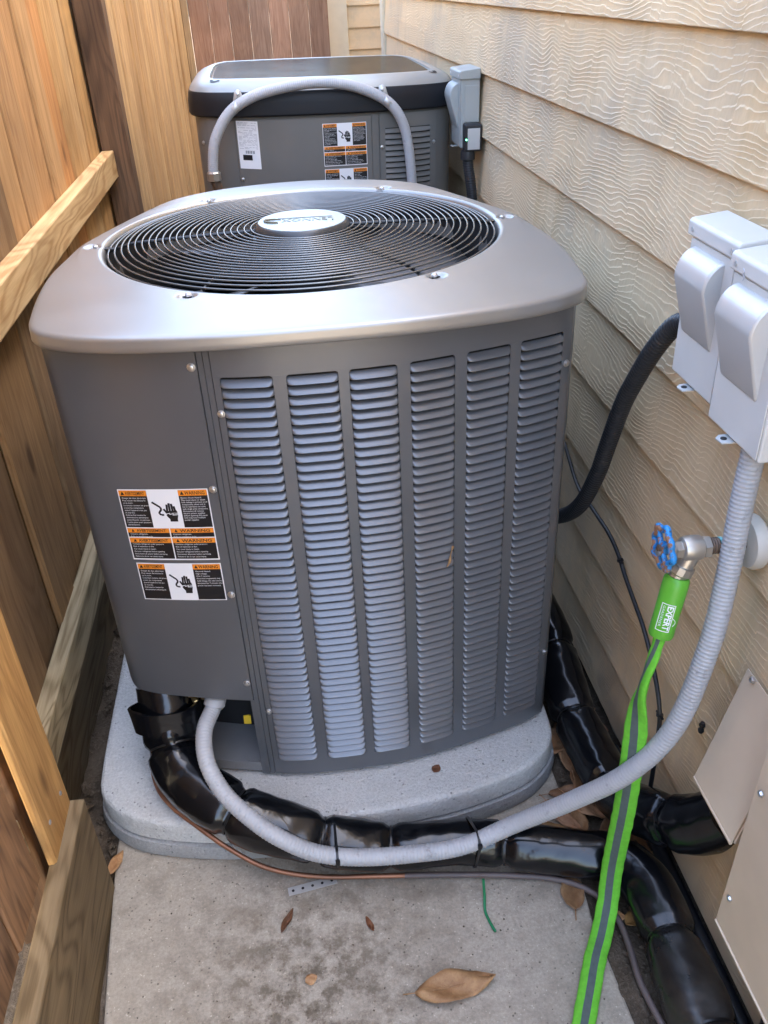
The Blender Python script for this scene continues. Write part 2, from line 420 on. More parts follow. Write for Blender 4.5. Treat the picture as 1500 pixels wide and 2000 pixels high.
# slab
poly = [(-.455, .2), (-.462, .85), (-.478, 1.05), (-.488, 1.2), (-.49, 2.4), (.49, 2.4), (.49, 1.2), (.47, 1.05), (.46, .9), (.475, .6), (.47, -.9), (-.455, -.9)]
mb = MB(); mb.prism(poly[::-1] if False else poly, 2, -.1, 0.0)
struct(mb.build('concrete_slab', 'slab', smooth=0, bevel=.006))

mb = MB(); mb.box(-3.2, 5.0, -9.0, -1.65, -.1, -.004)  # unseen paving added behind the camera to bounce sunlight forward
struct(mb.build('added_bounce_paving', 'slab', smooth=0))

# ---- house wall on the right: lap siding, board by board
house = thing('house', 'cream lap-sided house wall embossed with wood grain', 'house', (XW + .05, 2.0, 0))
ZL = [.04, .195, .378, .568, .758, .935, 1.117, 1.294, 1.475] + [1.475 + .181 * k for k in range(1, 7)]
mb = MB(); mb.box(XW + .022, XW + .09, -1.6, 5.2, .02, 2.72); mb.build('wall_sheathing', 'trim', house, smooth=0)
mb = MB(); mb.box(XW + .018, XW + .09, -1.6, 5.22, -.3, .038); mb.build('foundation', 'slab', house, smooth=0)
cuts = [(-1.6, 3.95, 5.2), (-1.6, .42, 5.2), (-1.6, 4.6, 5.2), (-1.6, -.3, 5.2)]
for k, z in enumerate(ZL):
    zt = (ZL[k + 1] if k + 1 < len(ZL) else 2.72) + .02
    ys = cuts[k % 4]
    for a, b in zip(ys[:-1], ys[1:]):
        dj = .0015
        pr = [(XW - .0075, z), (XW + .004, z), (XW + .016, zt), (XW + .0085, zt)]
        m2 = MB(); m2.prism([(p[0], p[1]) for p in pr], 1, a + dj, b - dj)
        m2.build('siding_board', 'siding', house, smooth=0, bevel=.0016)
mb = MB(); mb.box(XW - .014, XW + .03, 5.203, 5.30, .0, 2.72); mb.build('corner_trim', 'trim', house, smooth=0, bevel=.003)
mb = MB(); mb.box(XW - .006, XW + .03, 5.302, 5.33, .0, 2.72); mb.build('corner_trim', 'trim', house, smooth=0, bevel=.002)
mb = MB(); mb.box(XW - .03, XW + .66, -1.6, 5.4, 2.722, 2.80); mb.build('eave', 'trim', house, smooth=0)
mb = MB(); mb.box(1.3, 5.0, -1.6, 7.4, 0, 4.5); mb.build('added_sun_block', 'siding', house, smooth=0)  # unseen tall block added to keep direct sun out of the alley
# the weep slot / nail spot in one board
mb = MB(); mb.box(XW - .004, XW + .004, 1.2335, 1.2375, 1.155, 1.172); mb.build('slot', 'core', house, smooth=0)

# ---- far neighbour corner beyond the back fence
nb = thing('neighbour_house', 'far cream siding with broad pale corner board beyond the old brown fence', 'house', (1.2, 7.55, 0))
mb = MB(); mb.box(.50, .655, 7.43, 7.56, 0, 3.6); mb.build('corner_board', 'trim', nb, smooth=0, bevel=.004)
for k in range(22):
    z = .05 + .1475 * k - .003
    m2 = MB(); m2.prism([(7.478, z), (7.49, z), (7.505, z + .16), (7.497, z + .16)], 0, .657, 3.2)
    m2.build('siding_board', 'siding', nb, smooth=0, bevel=.001)
mb = MB(); mb.box(.66, 3.2, 7.51, 7.6, 0, 3.6); mb.build('wall_sheathing', 'trim', nb, smooth=0)

# ---- unseen house added beyond the side fence: sunlit wall bounces light into the alley
nd = thing('unseen_bounce_house', 'unseen cream house added beyond the cedar plank fence for bounced sunlight', 'house', (-5.0, 2.0, 0))
mb = MB(); mb.box(-8.0, -3.4, -6.0, 10.0, -.05, 3.3); mb.build('wall', 'trim', nd, smooth=0)
mb = MB(); mb.prism([(-8.4, 3.301), (-3.1, 3.301), (-3.1, 3.40), (-5.7, 4.6), (-8.4, 3.40)], 1, -6.3, 10.3); mb.build('roof', 'postZ', nd, smooth=0)
for y_ in (-2.5, 1.0, 4.8):
    mb = MB(); mb.box(-3.398, -3.36, y_, y_ + 1.1, 1.0, 2.3); wn = mb.build('window', 'white', nd, smooth=0)
    mb = MB(); mb.box(-3.359, -3.352, y_ + .07, y_ + 1.03, 1.07, 2.23); mb.build('pane', 'topblack', wn, smooth=0)

# ---- fence
def tint(lo=.78, hi=1.12, warm=.08):
    v = random.uniform(lo, hi); q = random.uniform(-warm, warm); return (v * (1 + q * .5), v, v * (1 - q))
def picket_mesh(name, wdt, h, th=.016):
    c = .0045; m = MB(); x = th / 2
    prof = [(-x, -wdt / 2 + c), (-x + c, -wdt / 2), (x - c, -wdt / 2), (x, -wdt / 2 + c), (x, wdt / 2 - c), (x - c, wdt / 2), (-x + c, wdt / 2), (-x, wdt / 2 - c)]
    m.prism(prof, 2, 0, h)
    return m
fence = thing('side_fence', 'tall cedar plank fence with exposed rails along the left side of the alley', 'fence', (-.56, 2.0, 0))
pk = picket_mesh('picket', .1385, 1.62).build('picket', 'pickZ', fence, smooth=0, org=(0, 0, 0))
first = [True]
def picket(x, y, z, mat='pickZ', sc_=1.0, col=None, rot=0.0, parent=fence, zs=1.0):
    o = place(pk, parent, (x, y, z), (random.uniform(-.0018, .0018), random.uniform(-.002, .002), rot + random.uniform(-.012, .012)), (1, sc_, zs), col or tint())
    if mat != 'pickZ': 
        o.material_slots[0].link = 'OBJECT'; o.material_slots[0].material = M[mat]
    return o
y = -1.3
while y < .96:                      # nearest bay: planks on this side, standing on the kickboard
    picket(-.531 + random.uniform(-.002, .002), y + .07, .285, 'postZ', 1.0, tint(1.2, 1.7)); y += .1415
picket(-.513, 1.058, .268, col=(1.12, .92, .62), zs=1.01)       # orange end plank, proud of the rest
y = 1.142
vals = [(.62, .60, .58), (.72, .62, .5), (.68, .66, .62), (.8, .7, .55)]
i = 0
while y < 3.22:                     # middle bay: planks behind the rails
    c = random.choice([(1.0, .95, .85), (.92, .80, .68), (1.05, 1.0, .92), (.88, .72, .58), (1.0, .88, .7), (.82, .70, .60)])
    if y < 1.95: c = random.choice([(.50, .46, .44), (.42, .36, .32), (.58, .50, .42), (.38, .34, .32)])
    if i in (10,): c = (1.0, .72, .5)
    picket(-.603 + (.0035 if i % 2 else -.0035) + random.uniform(-.003, .003), y + .07, .245, col=c); picket(-.6235, y + .141, .245, 'postZ', .8); y += .1450 + random.uniform(0, .004); i += 1  # second, dark layer of planks added to stop light leaking through the gaps
y = 3.345
while y < 6.3:                      # third bay
    picket(-.508 + random.uniform(-.007, .006), y + .07, .1, col=random.choice([(1.1, 1.05, .95), (.95, .85, .72), (1.15, 1.08, .98), (.9, .82, .75)])); picket(-.5275, y + .141, .1, 'postZ', .7); y += .1460  # dark backing planks added here too, so the gaps stay dark
y = 6.45
while y < 7.0:
    picket(-.60, y + .07, .1, col=tint(.9, 1.1)); y += .141
bpy.data.objects.remove(pk)
def rail(x0, x1, y0, y1, z0, z1, mat='railY', col=(1, 1, 1), name='rail'):
    m = MB(); m.box(x0, x1, y0, y1, z0, z1); o = m.build(name, mat, fence, smooth=0, bevel=.004); o.color = (*col, 1); return o
rail(-.593, -.551, 1.145, 3.235, 1.000, 1.087)
rail(-.593, -.555, 1.15, 3.235, .252, .341, 'ptY', (1.05, 1.0, .9))
rail(-.593, -.551, 6.38, 7.0, 1.0, 1.085)
rail(-.60, -.542, -1.3, 1.0, 1.02, 1.105); rail(-.60, -.542, -1.3, 1.0, .30, .388, 'ptY')
rail(-.558, -.520, 3.36, 6.3, .92, 1.0)
rail(-.640, -.602, 1.14, 3.235, -.05, .243, 'ptY', (.48, .44, .42), 'kickboard')
rail(-.518, -.480, -1.3, 1.128, -.05, .272, 'ptY', (.60, .50, .40), 'kickboard')
rail(-.60, -.562, 3.36, 7.0, -.05, .1, 'ptY', (.6, .55, .5), 'kickboard')
for (x, y_, w_) in ((-.6425, 1.032, .09), (-.592, 3.24, .092), (-.60, 6.33, .09), (-.60, 7.02, .09)):
    m = MB(); m.box(x, x + w_, y_, y_ + .09, -.1, 1.95); m.build('post', 'postZ', fence, smooth=0, bevel=.004)
for (y_, z_) in ((1.095, .33), (1.02, .345), (1.07, 1.0)):   # screws in the orange plank
    m = MB(); m.lathe([(.0045, 0), (.0045, .002), (.002, .003)], 10, Matrix.Translation((-.505, y_, z_)) @ Matrix.Rotation(R_(90), 4, 'Y')); m.build('screw', 'screw', fence)
back = thing('back_fence', 'weathered brown plank fence closing the far end of the alley', 'fence', (0, 7.06, 0))
bp = picket_mesh('p', .139, 1.85); 
bpo = bp.build('picket', 'oldZ', back, smooth=0, org=(0, 0, 0))
x = -.50
while x < .48:
    place(bpo, back, (x + .07, 7.04 + random.uniform(-.003, .003), .02), (0, random.uniform(-.002, .002), R_(90)), (1, 1, 1), random.choice([(1, .95, .9), (.8, .78, .78), (1.15, 1.0, .9), (.9, .8, .72), (.75, .66, .6)])); x += .1405
bpy.data.objects.remove(bpo)
for z_ in (.3, 1.55):
    m = MB(); m.box(-.55, .48, 7.056, 7.094, z_, z_ + .088); o = m.build('rail', 'oldZ', back, smooth=0, bevel=.003)
m = MB(); m.box(-.545, -.502, 6.99, 7.03, 0, 1.9); o = m.build('batten', 'pickZ', back, smooth=0, bevel=.003)

# ---- equipment pad
PADH = [(0, 1.142), (.12, 1.147), (.24, 1.158), (.36, 1.185), (.44, 1.22), (.495, 1.28), (.508, 1.36), (.51, 1.6), (.51, 2.1), (.49, 2.32), (.40, 2.40), (0, 2.43)]
pado = Outline(PADH, -.012)
def loft(mb, outl, rings, N=160, top=True):
    vs = []; fs = []
    for d, z in rings:
        for i in range(N):
            a = outl.p(outl.L * i / N, d); vs.append((*a, z))
    for j in range(len(rings) - 1):
        for i in range(N): fs.append((j * N + i, j * N + (i + 1) % N, (j + 1) * N + (i + 1) % N, (j + 1) * N + i))
    if top: fs.append(tuple(range((len(rings) - 1) * N, len(rings) * N)))
    return mb.add(vs, fs)
padt = thing('equipment_pad', 'light grey rounded concrete pad under the large condenser', 'pad', (-.012, 1.8, 0))
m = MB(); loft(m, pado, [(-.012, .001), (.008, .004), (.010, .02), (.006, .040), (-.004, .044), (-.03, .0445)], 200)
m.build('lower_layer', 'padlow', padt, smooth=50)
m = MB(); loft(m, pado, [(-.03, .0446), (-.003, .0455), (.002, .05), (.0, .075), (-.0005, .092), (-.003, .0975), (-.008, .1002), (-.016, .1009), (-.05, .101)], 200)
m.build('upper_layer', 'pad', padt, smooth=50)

# ================================================================== LARGE CONDENSER
UX, UY = .042, 1.80
unit = thing('condenser_unit', 'large grey condenser with louvred front and round wire fan grille on top', 'air conditioner', (UX, UY, .101))
cab = Outline([(0, 1.254), (.12, 1.260), (.235, 1.283), (.335, 1.310), (.405, 1.334), (.441, 1.362), (.457, 1.43), (.464, 1.55), (.462, 1.65), (.442, 1.8), (.377, 2.0), (.302, 2.15), (.192, 2.25), (0, 2.295)], UX)
lido = Outline([(0, 1.224), (.15, 1.228), (.29, 1.246), (.37, 1.268), (.422, 1.296), (.442, 1.318), (.455, 1.346), (.464, 1.40), (.474, 1.5), (.478, 1.62), (.468, 1.73), (.452, 1.84), (.392, 2.01), (.327, 2.165), (.28, 2.23), (.2, 2.285), (.1, 2.318), (0, 2.33)], UX)
# lid
LUG = [(UX + .427 * math.cos(R_(a)), UY - .004 + .427 * math.sin(R_(a))) for a in (0, 60, 120, 180, 240, 300)]
N = 600; vs = []; fs = []; rings = []
edge = [lido.p(lido.L * i / N) for i in range(N)]
def lidz(x, y, z):
    for lx, ly in LUG:
        q = ((x - lx) ** 2 + (y - ly) ** 2) / .019 ** 2
        if q < 1: z -= .0055 * min(1, (1 - q) * 1.6) ** 1.5
    return z
circ = [(math.atan2(e[1] - UY, e[0] - UX)) for e in edge]
e0 = [lido.p(lido.L * i / N, -.010) for i in range(N)]
def inner(i, r, z):
    if r > .405: r = .405 + (r - .405) * min(1.0, max(.2, (math.hypot(e0[i][0] - UX, e0[i][1] - UY) - .408) / .045))
    return (UX + r * math.cos(circ[i]), UY + r * math.sin(circ[i]), lidz(UX + r * math.cos(circ[i]), UY + r * math.sin(circ[i]), z))
for r, z in ((.398, 1.03), (.400, 1.10), (.402, 1.112), (.405, 1.1175), (.410, 1.1195)) + tuple((.412 + .0032 * q, 1.12) for q in range(13)):
    rings.append([inner(i, r, z) for i in range(N)])
last = rings[-1]
def ep(i, d): return lido.p(lido.L * i / N, d)
for t_ in (.05, .12, .25, .45, .65, .85, 1.0):
    row = []
    for i in range(N):
        a = np.array(last[i][:2]); b = e0[i]; q = a + (b - a) * t_
        if np.hypot(*(b - np.array([UX, UY]))) < .452: q = b if t_ == 1 else a + (b - a) * t_
        row.append((q[0], q[1], lidz(q[0], q[1], 1.12 - .0015 * t_)))
    rings.append(row)
for d, z in ((-.0065, 1.1182), (-.0038, 1.1173), (-.0016, 1.1157), (-.0004, 1.1135), (0, 1.111), (0, 1.103), (.0008, 1.0955), (-.0005, 1.0932), (-.004, 1.0922), (-.03, 1.094)):
    rings.append([(*ep(i, d), z) for i in range(N)])
for rg in rings: vs += rg
for j in range(len(rings) - 1):
    for i in range(N): fs.append((j * N + i, j * N + (i + 1) % N, (j + 1) * N + (i + 1) % N, (j + 1) * N + i))
m = MB(); m.add(vs, [f[::-1] for f in fs]); lid = m.build('lid', 'lid', unit, smooth=50)
# guard: concentric wires, spokes, brackets, badge
guard = MB().lathe([(.10, 1.110), (.104, 1.1105), (.104, 1.112), (.10, 1.1125)], 48, Matrix.Translation((UX, UY, 0))).build('fan_guard', 'spoke', unit)
def ring(r, z, t_, n=120, k=6):
    m = MB(); P = [(UX + r * math.cos(2 * math.pi * i / n), UY + r * math.sin(2 * math.pi * i / n), z) for i in range(n + 1)]
    return m.tube(P, t_, k, cap=False)
NR = 22
for k in range(NR):
    r = .106 + (.394 - .106) * k / (NR - 1)
    ring(r, 1.1225 - .012 * max(0, (r - .34) / .06) ** 1.5 + .010 * (1 - (r / .4) ** 2), .0019).build('guard_ring', 'wire', guard, smooth=80)
for k in range(6):
    a = R_(60 * k); c_, s_ = math.cos(a), math.sin(a)
    P = [(UX + r * c_, UY + r * s_, 1.1175 - .012 * max(0, (r - .34) / .06) ** 1.5 + .010 * (1 - min(1, r / .4) ** 2)) for r in np.linspace(.085, .425, 24)]
    m = MB(); m.tube(P, .0034, 8); m.build('spoke', 'spoke', guard)
    m = MB(); lx, ly = LUG[k]
    T_ = Matrix.Translation((UX + .413 * c_, UY - .003 + .413 * s_, 1.1135)) @ Matrix.Rotation(a, 4, 'Z')
    m.add([T_ @ Vector(q) for q in [(-.03, -.006, -.003), (.012, -.010, 0), (.012, .010, 0), (-.03, .006, -.003), (-.03, -.006, .0), (.012, -.010, .003), (.012, .010, .003), (-.03, .006, .0)]],
          [(0, 3, 2, 1), (4, 5, 6, 7), (0, 1, 5, 4), (1, 2, 6, 5), (2, 3, 7, 6), (3, 0, 4, 7)])
    br = m.build('bracket', 'spoke', guard, smooth=0)
    m = MB(); m.lathe([(.0055, 0), (.0055, .004), (.003, .006)], 6, T_ @ Matrix.Translation((.008, 0, .003))); m.build('bolt', 'screw', guard)
m = MB(); m.lathe([(.098, 1.118), (.1005, 1.121), (.0985, 1.130), (.094, 1.139), (.0905, 1.1412), (.088, 1.1405)], 64, Matrix.Translation((UX, UY, 0))); m.build('badge_rim', 'badgerim', unit, smooth=35)
m = MB(); m.lathe([(.0905, 1.1405), (.0895, 1.1424), (.05, 1.1436), (.002, 1.144)], 64, Matrix.Translation((UX, UY, 0))); badge = m.build('badge', 'badge', unit, smooth=35)
# lettering stands on its head for the camera
def on_badge(x, y, z): 
    a = R_(180 - 4); X = x * math.cos(a) - y * math.sin(a); Y = x * math.sin(a) + y * math.cos(a)
    return (UX + X, UY + Y - .006, 1.1440 + z)
text('LENNOX', .033, lambda x, y, z: on_badge(x - .066, y - .011, z), 'gold', badge, -.108, .0006, .0012, 'badge_lettering')
m = MB()
sw = [(.050, -.008), (.066, -.013), (.080, -.010), (.083, .000), (.072, .012), (.055, .018)]
m.tube([on_badge(a - .006, b, .0006) for a, b in [(p[0], p[1]) for p in spl([(a, b, 0) for a, b in sw], .004)[:, :2]]], [.0009 + .0016 * math.sin(math.pi * i / 24) for i in range(len(spl([(a, b, 0) for a, b in sw], .004)))], 6)
m.build('badge_swoosh', 'gold', badge)
m = MB(); m.tube([on_badge(-.062 + .0022 * i, -.017, .0005) for i in range(52)], .0006, 6); m.build('badge_line', 'gold', badge)
# fan and shroud
m = MB(); m.lathe([(.399, 1.10), (.399, .93), (.40, .92)], 72, Matrix.Translation((UX, UY, 0)), cap=False); m.build('fan_shroud', 'core', unit)
fan = MB().lathe([(.075, .96), (.085, .965), (.085, 1.045), (.07, 1.06), (.02, 1.063)], 32, Matrix.Translation((UX, UY, 0))).build('fan', 'core', unit)
for k in range(4):
    a0 = R_(90 * k + 18); m = MB(); vs = []; fs = []
    for i in range(9):
        r = .08 + .30 * i / 8; wd = R_(24 + 14 * i / 8)
        for j in range(7):
            t_ = j / 6; a = a0 - wd + 2 * wd * t_
            vs.append((UX + r * math.cos(a), UY + r * math.sin(a), .965 + .075 * t_ + .012 * math.sin(math.pi * t_)))
    for i in range(8):
        for j in range(6): q = i * 7 + j; fs.append((q, q + 1, q + 8, q + 7))
    m.add(vs, fs); m.build('fan_blade', 'blade', fan, solid=.002)
# cabinet core, base
m = MB(); N2 = 120; vs = [(*cab.p(cab.L * i / N2, -.028), z) for z in (.125, 1.09) for i in range(N2)]
m.add(vs, [(i, (i + 1) % N2, N2 + (i + 1) % N2, N2 + i) for i in range(N2) if not (cab.L - .47 < cab.L * (i + .5) / N2 < cab.L - .20)])
m.build('coil_core', 'core', unit)
# cavity behind the service cover
cv = MB(); cab.sheet(cv, -.47, -.20, .125, 1.08, -.12, .002); cv.build('inner_wall', 'core', unit)
m = MB(); vs = [(*cab.p(cab.L * i / N2, -.004), z) for z in (.113, .128) for i in range(N2)]
m.add(vs, [(i, (i + 1) % N2, N2 + (i + 1) % N2, N2 + i) for i in range(N2)] + [tuple(range(N2))[::-1], tuple(range(N2, 2 * N2))])
m.build('base_pan', 'pan', unit, smooth=30)
for s_ in (-.02, .30, .44, -.55, .9, -.9):
    a = cab.p(s_, -.03); m = MB(); m.lathe([(.018, .1005), (.022, .103), (.02, .1128)], 16, Matrix.Translation((a[0], a[1], 0))); m.build('foot', 'core', unit)
ZT = 1.0905
# louvred front panel
ZB, Z0, Z1 = .115, .160, 1.035
COLS = [(-.165, -.081), (-.060, .0225), (.0395, .118), (.139, .2175), (.239, .320), (.340, .427)]
panel = MB()
cab.sheet(panel, -.1755, .449, Z1, ZT, .003, .002); cab.sheet(panel, -.1755, .449, ZB, Z0, .003, .002)
eds = [-.1755] + [e for c in COLS for e in c] + [.449]
for a, b in zip(eds[0::2], eds[1::2]): cab.sheet(panel, a, b, Z0 + .0001, Z1 - .0001, .003, .002, n=3)
for a, b in COLS:                                           # rounded corners at the heads of the slot columns
    for sgn, e in ((1, a), (-1, b)):
        pts = [(0, 0)] + [(.006 * (1 - math.sin(t_)), .006 * (1 - math.cos(t_))) for t_ in np.linspace(0, math.pi / 2, 5)]
        vs = [(*cab.p(e + sgn * u, .0029), Z1 - w_) for u, w_ in pts]; panel.add(vs, [tuple(range(len(pts)))])
panel = panel.build('louvre_panel', 'cab', unit, smooth=30)
PITCH = (Z1 - Z0) / 50
prof = [(-.0050, .0034), (-.0030, .0022), (-.0004, .0000), (.0026, -.0030), (.0054, -.0060), (.0064, -.0074), (.0058, -.0085), (.0036, -.0088), (.0026, -.0080)]
for c0, c1 in COLS:
    base = None
    for k in range(50):
        z = Z1 - (k + .5) * PITCH
        if base is None:
            m = MB(); us = [c0 - .0012, c0 + .001, c0 + .003, c0 + .007] + list(np.linspace(c0 + .014, c1 - .014, 5)) + [c1 - .007, c1 - .003, c1 - .001, c1 + .0012]
            tp = [0, .35, .7, .93] + [1] * 5 + [.93, .7, .35, 0]
            vs = []; fs = []
            for u, t_ in zip(us, tp):
                for d, dz in prof:
                    dd = .0024 + d * (t_ if d > 0 else 1.0) - (0 if t_ else .003); vs.append((*cab.p(u, dd), z + dz + (.0028 * (1 - t_) if dz < 0 else 0)))
            np_ = len(prof)
            for i in range(len(us) - 1):
                for j in range(np_ - 1): q = i * np_ + j; fs.append((q, q + np_, q + np_ + 1, q + 1))
            m.add(vs, [f[::-1] for f in fs]); base = m.build('slat', 'cab', panel, smooth=60)
            p0 = WP[base].copy(); zb0 = z
        else: place(base, panel, (p0[0], p0[1], p0[2] + z - zb0))
# centre post, service cover, right corner post and the other sides
m = MB(); cab.sheet(m, -.1965, -.1875, ZB - .002, ZT, .0025, .003, n=3); cab.sheet(m, -.2045, -.1966, ZB - .002, .331, .0025, .003, n=3); cab.sheet(m, -.187, -.1775, ZB - .003, ZT, .0005, .003, n=3); m.build('centre_post', 'cab', unit, smooth=30)
def cov_z(u):                                              # lower edge with a rounded far corner
    e = -.515; r = .075
    q = max(0.0, (e + r) - u); return .333 + (r - math.sqrt(max(0, r * r - q * q)) if q > 0 else 0)
m = MB(); cab.sheet(m, -.515, -.1975, cov_z, ZT, .006, .004, n=60); cover = m.build('service_cover', 'cab', unit, smooth=30)
m = MB(); cab.sheet(m, .4505, .62, .108, ZT, .002, .003); m.build('corner_post', 'cab', unit, smooth=30)
m = MB(); cab.sheet(m, -.50, -.445, .113, .345, -.004, .003); m.build('corner_post', 'cab', unit, smooth=30)
for a, b, nm in ((.622, 1.30, 'side_guard'), (-1.30, -.517, 'side_guard'), (1.302, cab.L - 1.302, 'rear_guard')):
    m = MB()
    for q in range(40): cab.sheet(m, a, b, .13 + .0237 * q, .13 + .0237 * q + .016, -.002, .002, n=30)
    m.build(nm, 'cab', unit, smooth=30)
def screw_on(outl, s_, z_, d, parent, r=.0054, mat='screw'):
    a = outl.p(s_, d); b = outl.p(s_, d + .01); n_ = Vector((b[0] - a[0], b[1] - a[1], 0)).normalized()
    T_ = Matrix.Translation((a[0], a[1], z_)) @ n_.to_track_quat('Z', 'Y').to_matrix().to_4x4()
    m = MB(); m.lathe([(r * 1.35, 0), (r * 1.35, .0012), (r, .0015), (r * .95, .0042), (r * .6, .005)], 12, T_); return m.build('screw', mat, parent)
for s_, z_ in ((-.2060, 1.054), (-.2050, .831), (-.2045, .604), (-.2045, .381)): screw_on(cab, s_, z_, .006, cover)
for s_, z_ in ((-.1705, .972), (-.1695, .301), (.438, .9735), (.4425, .3007)): screw_on(cab, s_, z_, .003, panel, .005)
# pieces in the valve cavity
def cpt(s_, d, z): a = cab.p(s_, d); return (a[0], a[1], z)
for s_, z0, z1, rr, mt in ((-.40, .20, .34, .0055, 'copper'), (-.355, .24, .34, .008, 'brass'), (-.305, .27, .34, .010, 'brass')):
    m = MB(); m.tube([cpt(s_, -.045, z0), cpt(s_ + .002, -.045, z1)], rr, 10); m.build('refrigerant_pipe', mt, unit)
for s_, d, z in ((-.345, -.035, .300), (-.315, -.035, .298), (-.29, -.03, .292)):
    m = MB(); T_ = Matrix.Translation(cpt(s_, d, z)) @ Matrix.Rotation(R_(115), 4, 'X') @ Matrix.Rotation(R_(20), 4, 'Y')
    m.lathe([(.009, -.02), (.009, -.006), (.012, -.005), (.012, .004), (.007, .006), (.007, .02), (.005, .022)], 6, T_); m.build('valve', 'brass', unit, smooth=30)
m = MB(); p_ = cpt(-.232, -.035, .236); m.prism([(p_[0] - .008, p_[2] - .010), (p_[0] + .007, p_[2] - .012), (p_[0] + .008, p_[2] + .010), (p_[0] + .003, p_[2] + .013), (p_[0] - .007, p_[2] + .012)], 1, p_[1] - .003, p_[1]); m.build('tag', 'yellow', unit, smooth=0)
m = MB(); m.lathe([(.02, 0), (.024, .0), (.024, .0025), (.02, .0025)], 28, Matrix.Translation(cpt(-.225, -.035, .1285))); m.build('knockout_ring', 'pan', unit)
m = MB(); cab.sheet(m, -.42, -.2075, .1275, .139, -.003, .002, n=14); m.build('pan_lip', 'pan', unit, smooth=30)

# ---- warning stickers (flat print following the curved cover)
def wrapfn(outl, d): return lambda u, v, e=0.0: (*outl.p(u, d + e), v)
def quad(parent, f, mat, name, u0, u1, v0, v1, e, n=8, r=0.0):
    m = MB(); vs = []; fs = []
    for i in range(n + 1):
        u = u0 + (u1 - u0) * i / n
        if r and i in (0, n): vs += [f(u, v0 + r, e), f(u, v1 - r, e)]
        else: vs += [f(u, v0, e), f(u, v1, e)]
    if r:
        pass
    for i in range(n): fs.append((2 * i, 2 * i + 2, 2 * i + 3, 2 * i + 1))
    m.add(vs, fs); o = m.build(name, mat, parent, smooth=60); return o
EN1 = ['Electric Shock Hazard.', 'May cause injury or death.', 'Line voltage is present at all', 'components when unit is', 'not in operation on units', 'with single pole contactors.', 'Disconnect all remote', 'electric power supplies', 'before opening this panel.', 'Unit may have multiple', 'power supplies.']
FR1 = ['Danger de choc electrique.', 'Peut causer des blessures', 'ou la mort.', 'La tension secteur est presente', 'a tous les composants', 'quand l\'appareil n\'est pas', 'en marche.', 'Debrancher toutes les', 'alimentations electriques', 'avant d\'ouvrir ce panneau.', 'L\'unite peut avoir plusieurs', 'alimentations.']
EN2 = ['Contains refrigerant under pressure.', 'Risk of explosion or fire.', 'Can cause injury or death.', 'Recover refrigerant before opening.', 'Disconnect all power before servicing.', 'Failure to do so can cause injury.']
EN3 = ['Electrical Hazard', 'High voltage.', 'Wait 7 minutes.', 'Electrical components may', 'hold charge. Do not remove', 'this panel for 7 minutes after', 'power has been removed.']
def lines(parent, f, rows, u, v, dv, size, e, mat='white'):
    for i, b in enumerate(rows):
        vv = v - dv * i
        text(b, size, (lambda x, y, z, u=u, vv=vv: f(u + x, vv + y, e)), mat, parent, 1.0, 0, 0, 'print')
def header(parent, f, u0, u1, v0, v1, word, e):
    quad(parent, f, 'orange', 'orange_band', u0, u1, v0, v1, e)
    h = (v1 - v0); cw = h * .62
    wdt = u1 - u0; sz = h * .86; sx = -wdt * .70      # negative: fit to this width
    text(word, sz, (lambda x, y, z: f(u0 + wdt * .22 + x, v0 + h * .2 + y, e + .0002)), 'ink', parent, sx, .00015, 0, 'print')
    m = MB(); c = u0 + wdt * .13; m.add([f(c - cw * .5, v0 + h * .2, e + .0002), f(c + cw * .5, v0 + h * .2, e + .0002), f(c, v0 + h * .85, e + .0002)], [(0, 1, 2)]); m.build('triangle', 'ink', parent, smooth=0)
def hand(parent, f, u0, u1, v0, v1, e):
    """electric shock pictogram: wire, hand and a zigzag spark"""
    W_, H_ = u1 - u0, v1 - v0
    P = lambda a, b, ee=0.0: f(u0 + a * W_, v0 + b * H_, e + ee)
    def stroke(m, pts, w0):
        for a, b in zip(pts[:-1], pts[1:]):
            a, b = np.array(a), np.array(b); t_ = (b - a); L_ = math.hypot(t_[0] * W_, t_[1] * H_)
            nx, ny = -t_[1] * H_ / L_ * w0 / W_, t_[0] * W_ / L_ * w0 / H_
            m.add([P(a[0] + nx, a[1] + ny), P(a[0] - nx, a[1] - ny), P(b[0] - nx, b[1] - ny), P(b[0] + nx, b[1] + ny)], [(0, 1, 2, 3)])
    m = MB(); w_ = W_ * .035
    stroke(m, [(.08, .72), (.34, .57), (.36, .50), (.28, .43), (.27, .38), (.33, .35), (.42, .345)], w_)
    m.add([P(.56, .42), P(.90, .38), (P(.90, .34)), P(.86, .22), P(.86, .15), P(.60, .15), P(.60, .22), P(.52, .30), P(.50, .34)], [tuple(range(9))[::-1]])
    m.add([P(.48, .41), P(.89, .405), P(.89, .44), P(.87, .48), P(.54, .46)], [tuple(range(5))])
    for x0, x1, y1 in ((.54, .57, .65), (.635, .645, .69), (.73, .725, .67), (.82, .80, .60)): stroke(m, [(x0 + .01, .42), (x1, y1)], W_ * .036)
    stroke(m, [(.55, .38), (.44, .52)], W_ * .036)
    o = m.build('pictogram', 'ink', parent, smooth=0)
    m = MB(); e2 = .0002
    zz = [(.50, .385), (.64, .41), (.62, .375), (.76, .40), (.74, .36), (.92, .365), (.92, .345), (.71, .335), (.73, .375), (.60, .352), (.62, .388), (.50, .365)]
    m.add([P(a, b, e2) for a, b in zz], [(0, 1, 10, 11), (1, 2, 9, 10), (2, 3, 8, 9), (3, 4, 7, 8), (4, 5, 6, 7)]); m.build('pictogram_spark', 'white', parent, smooth=0)
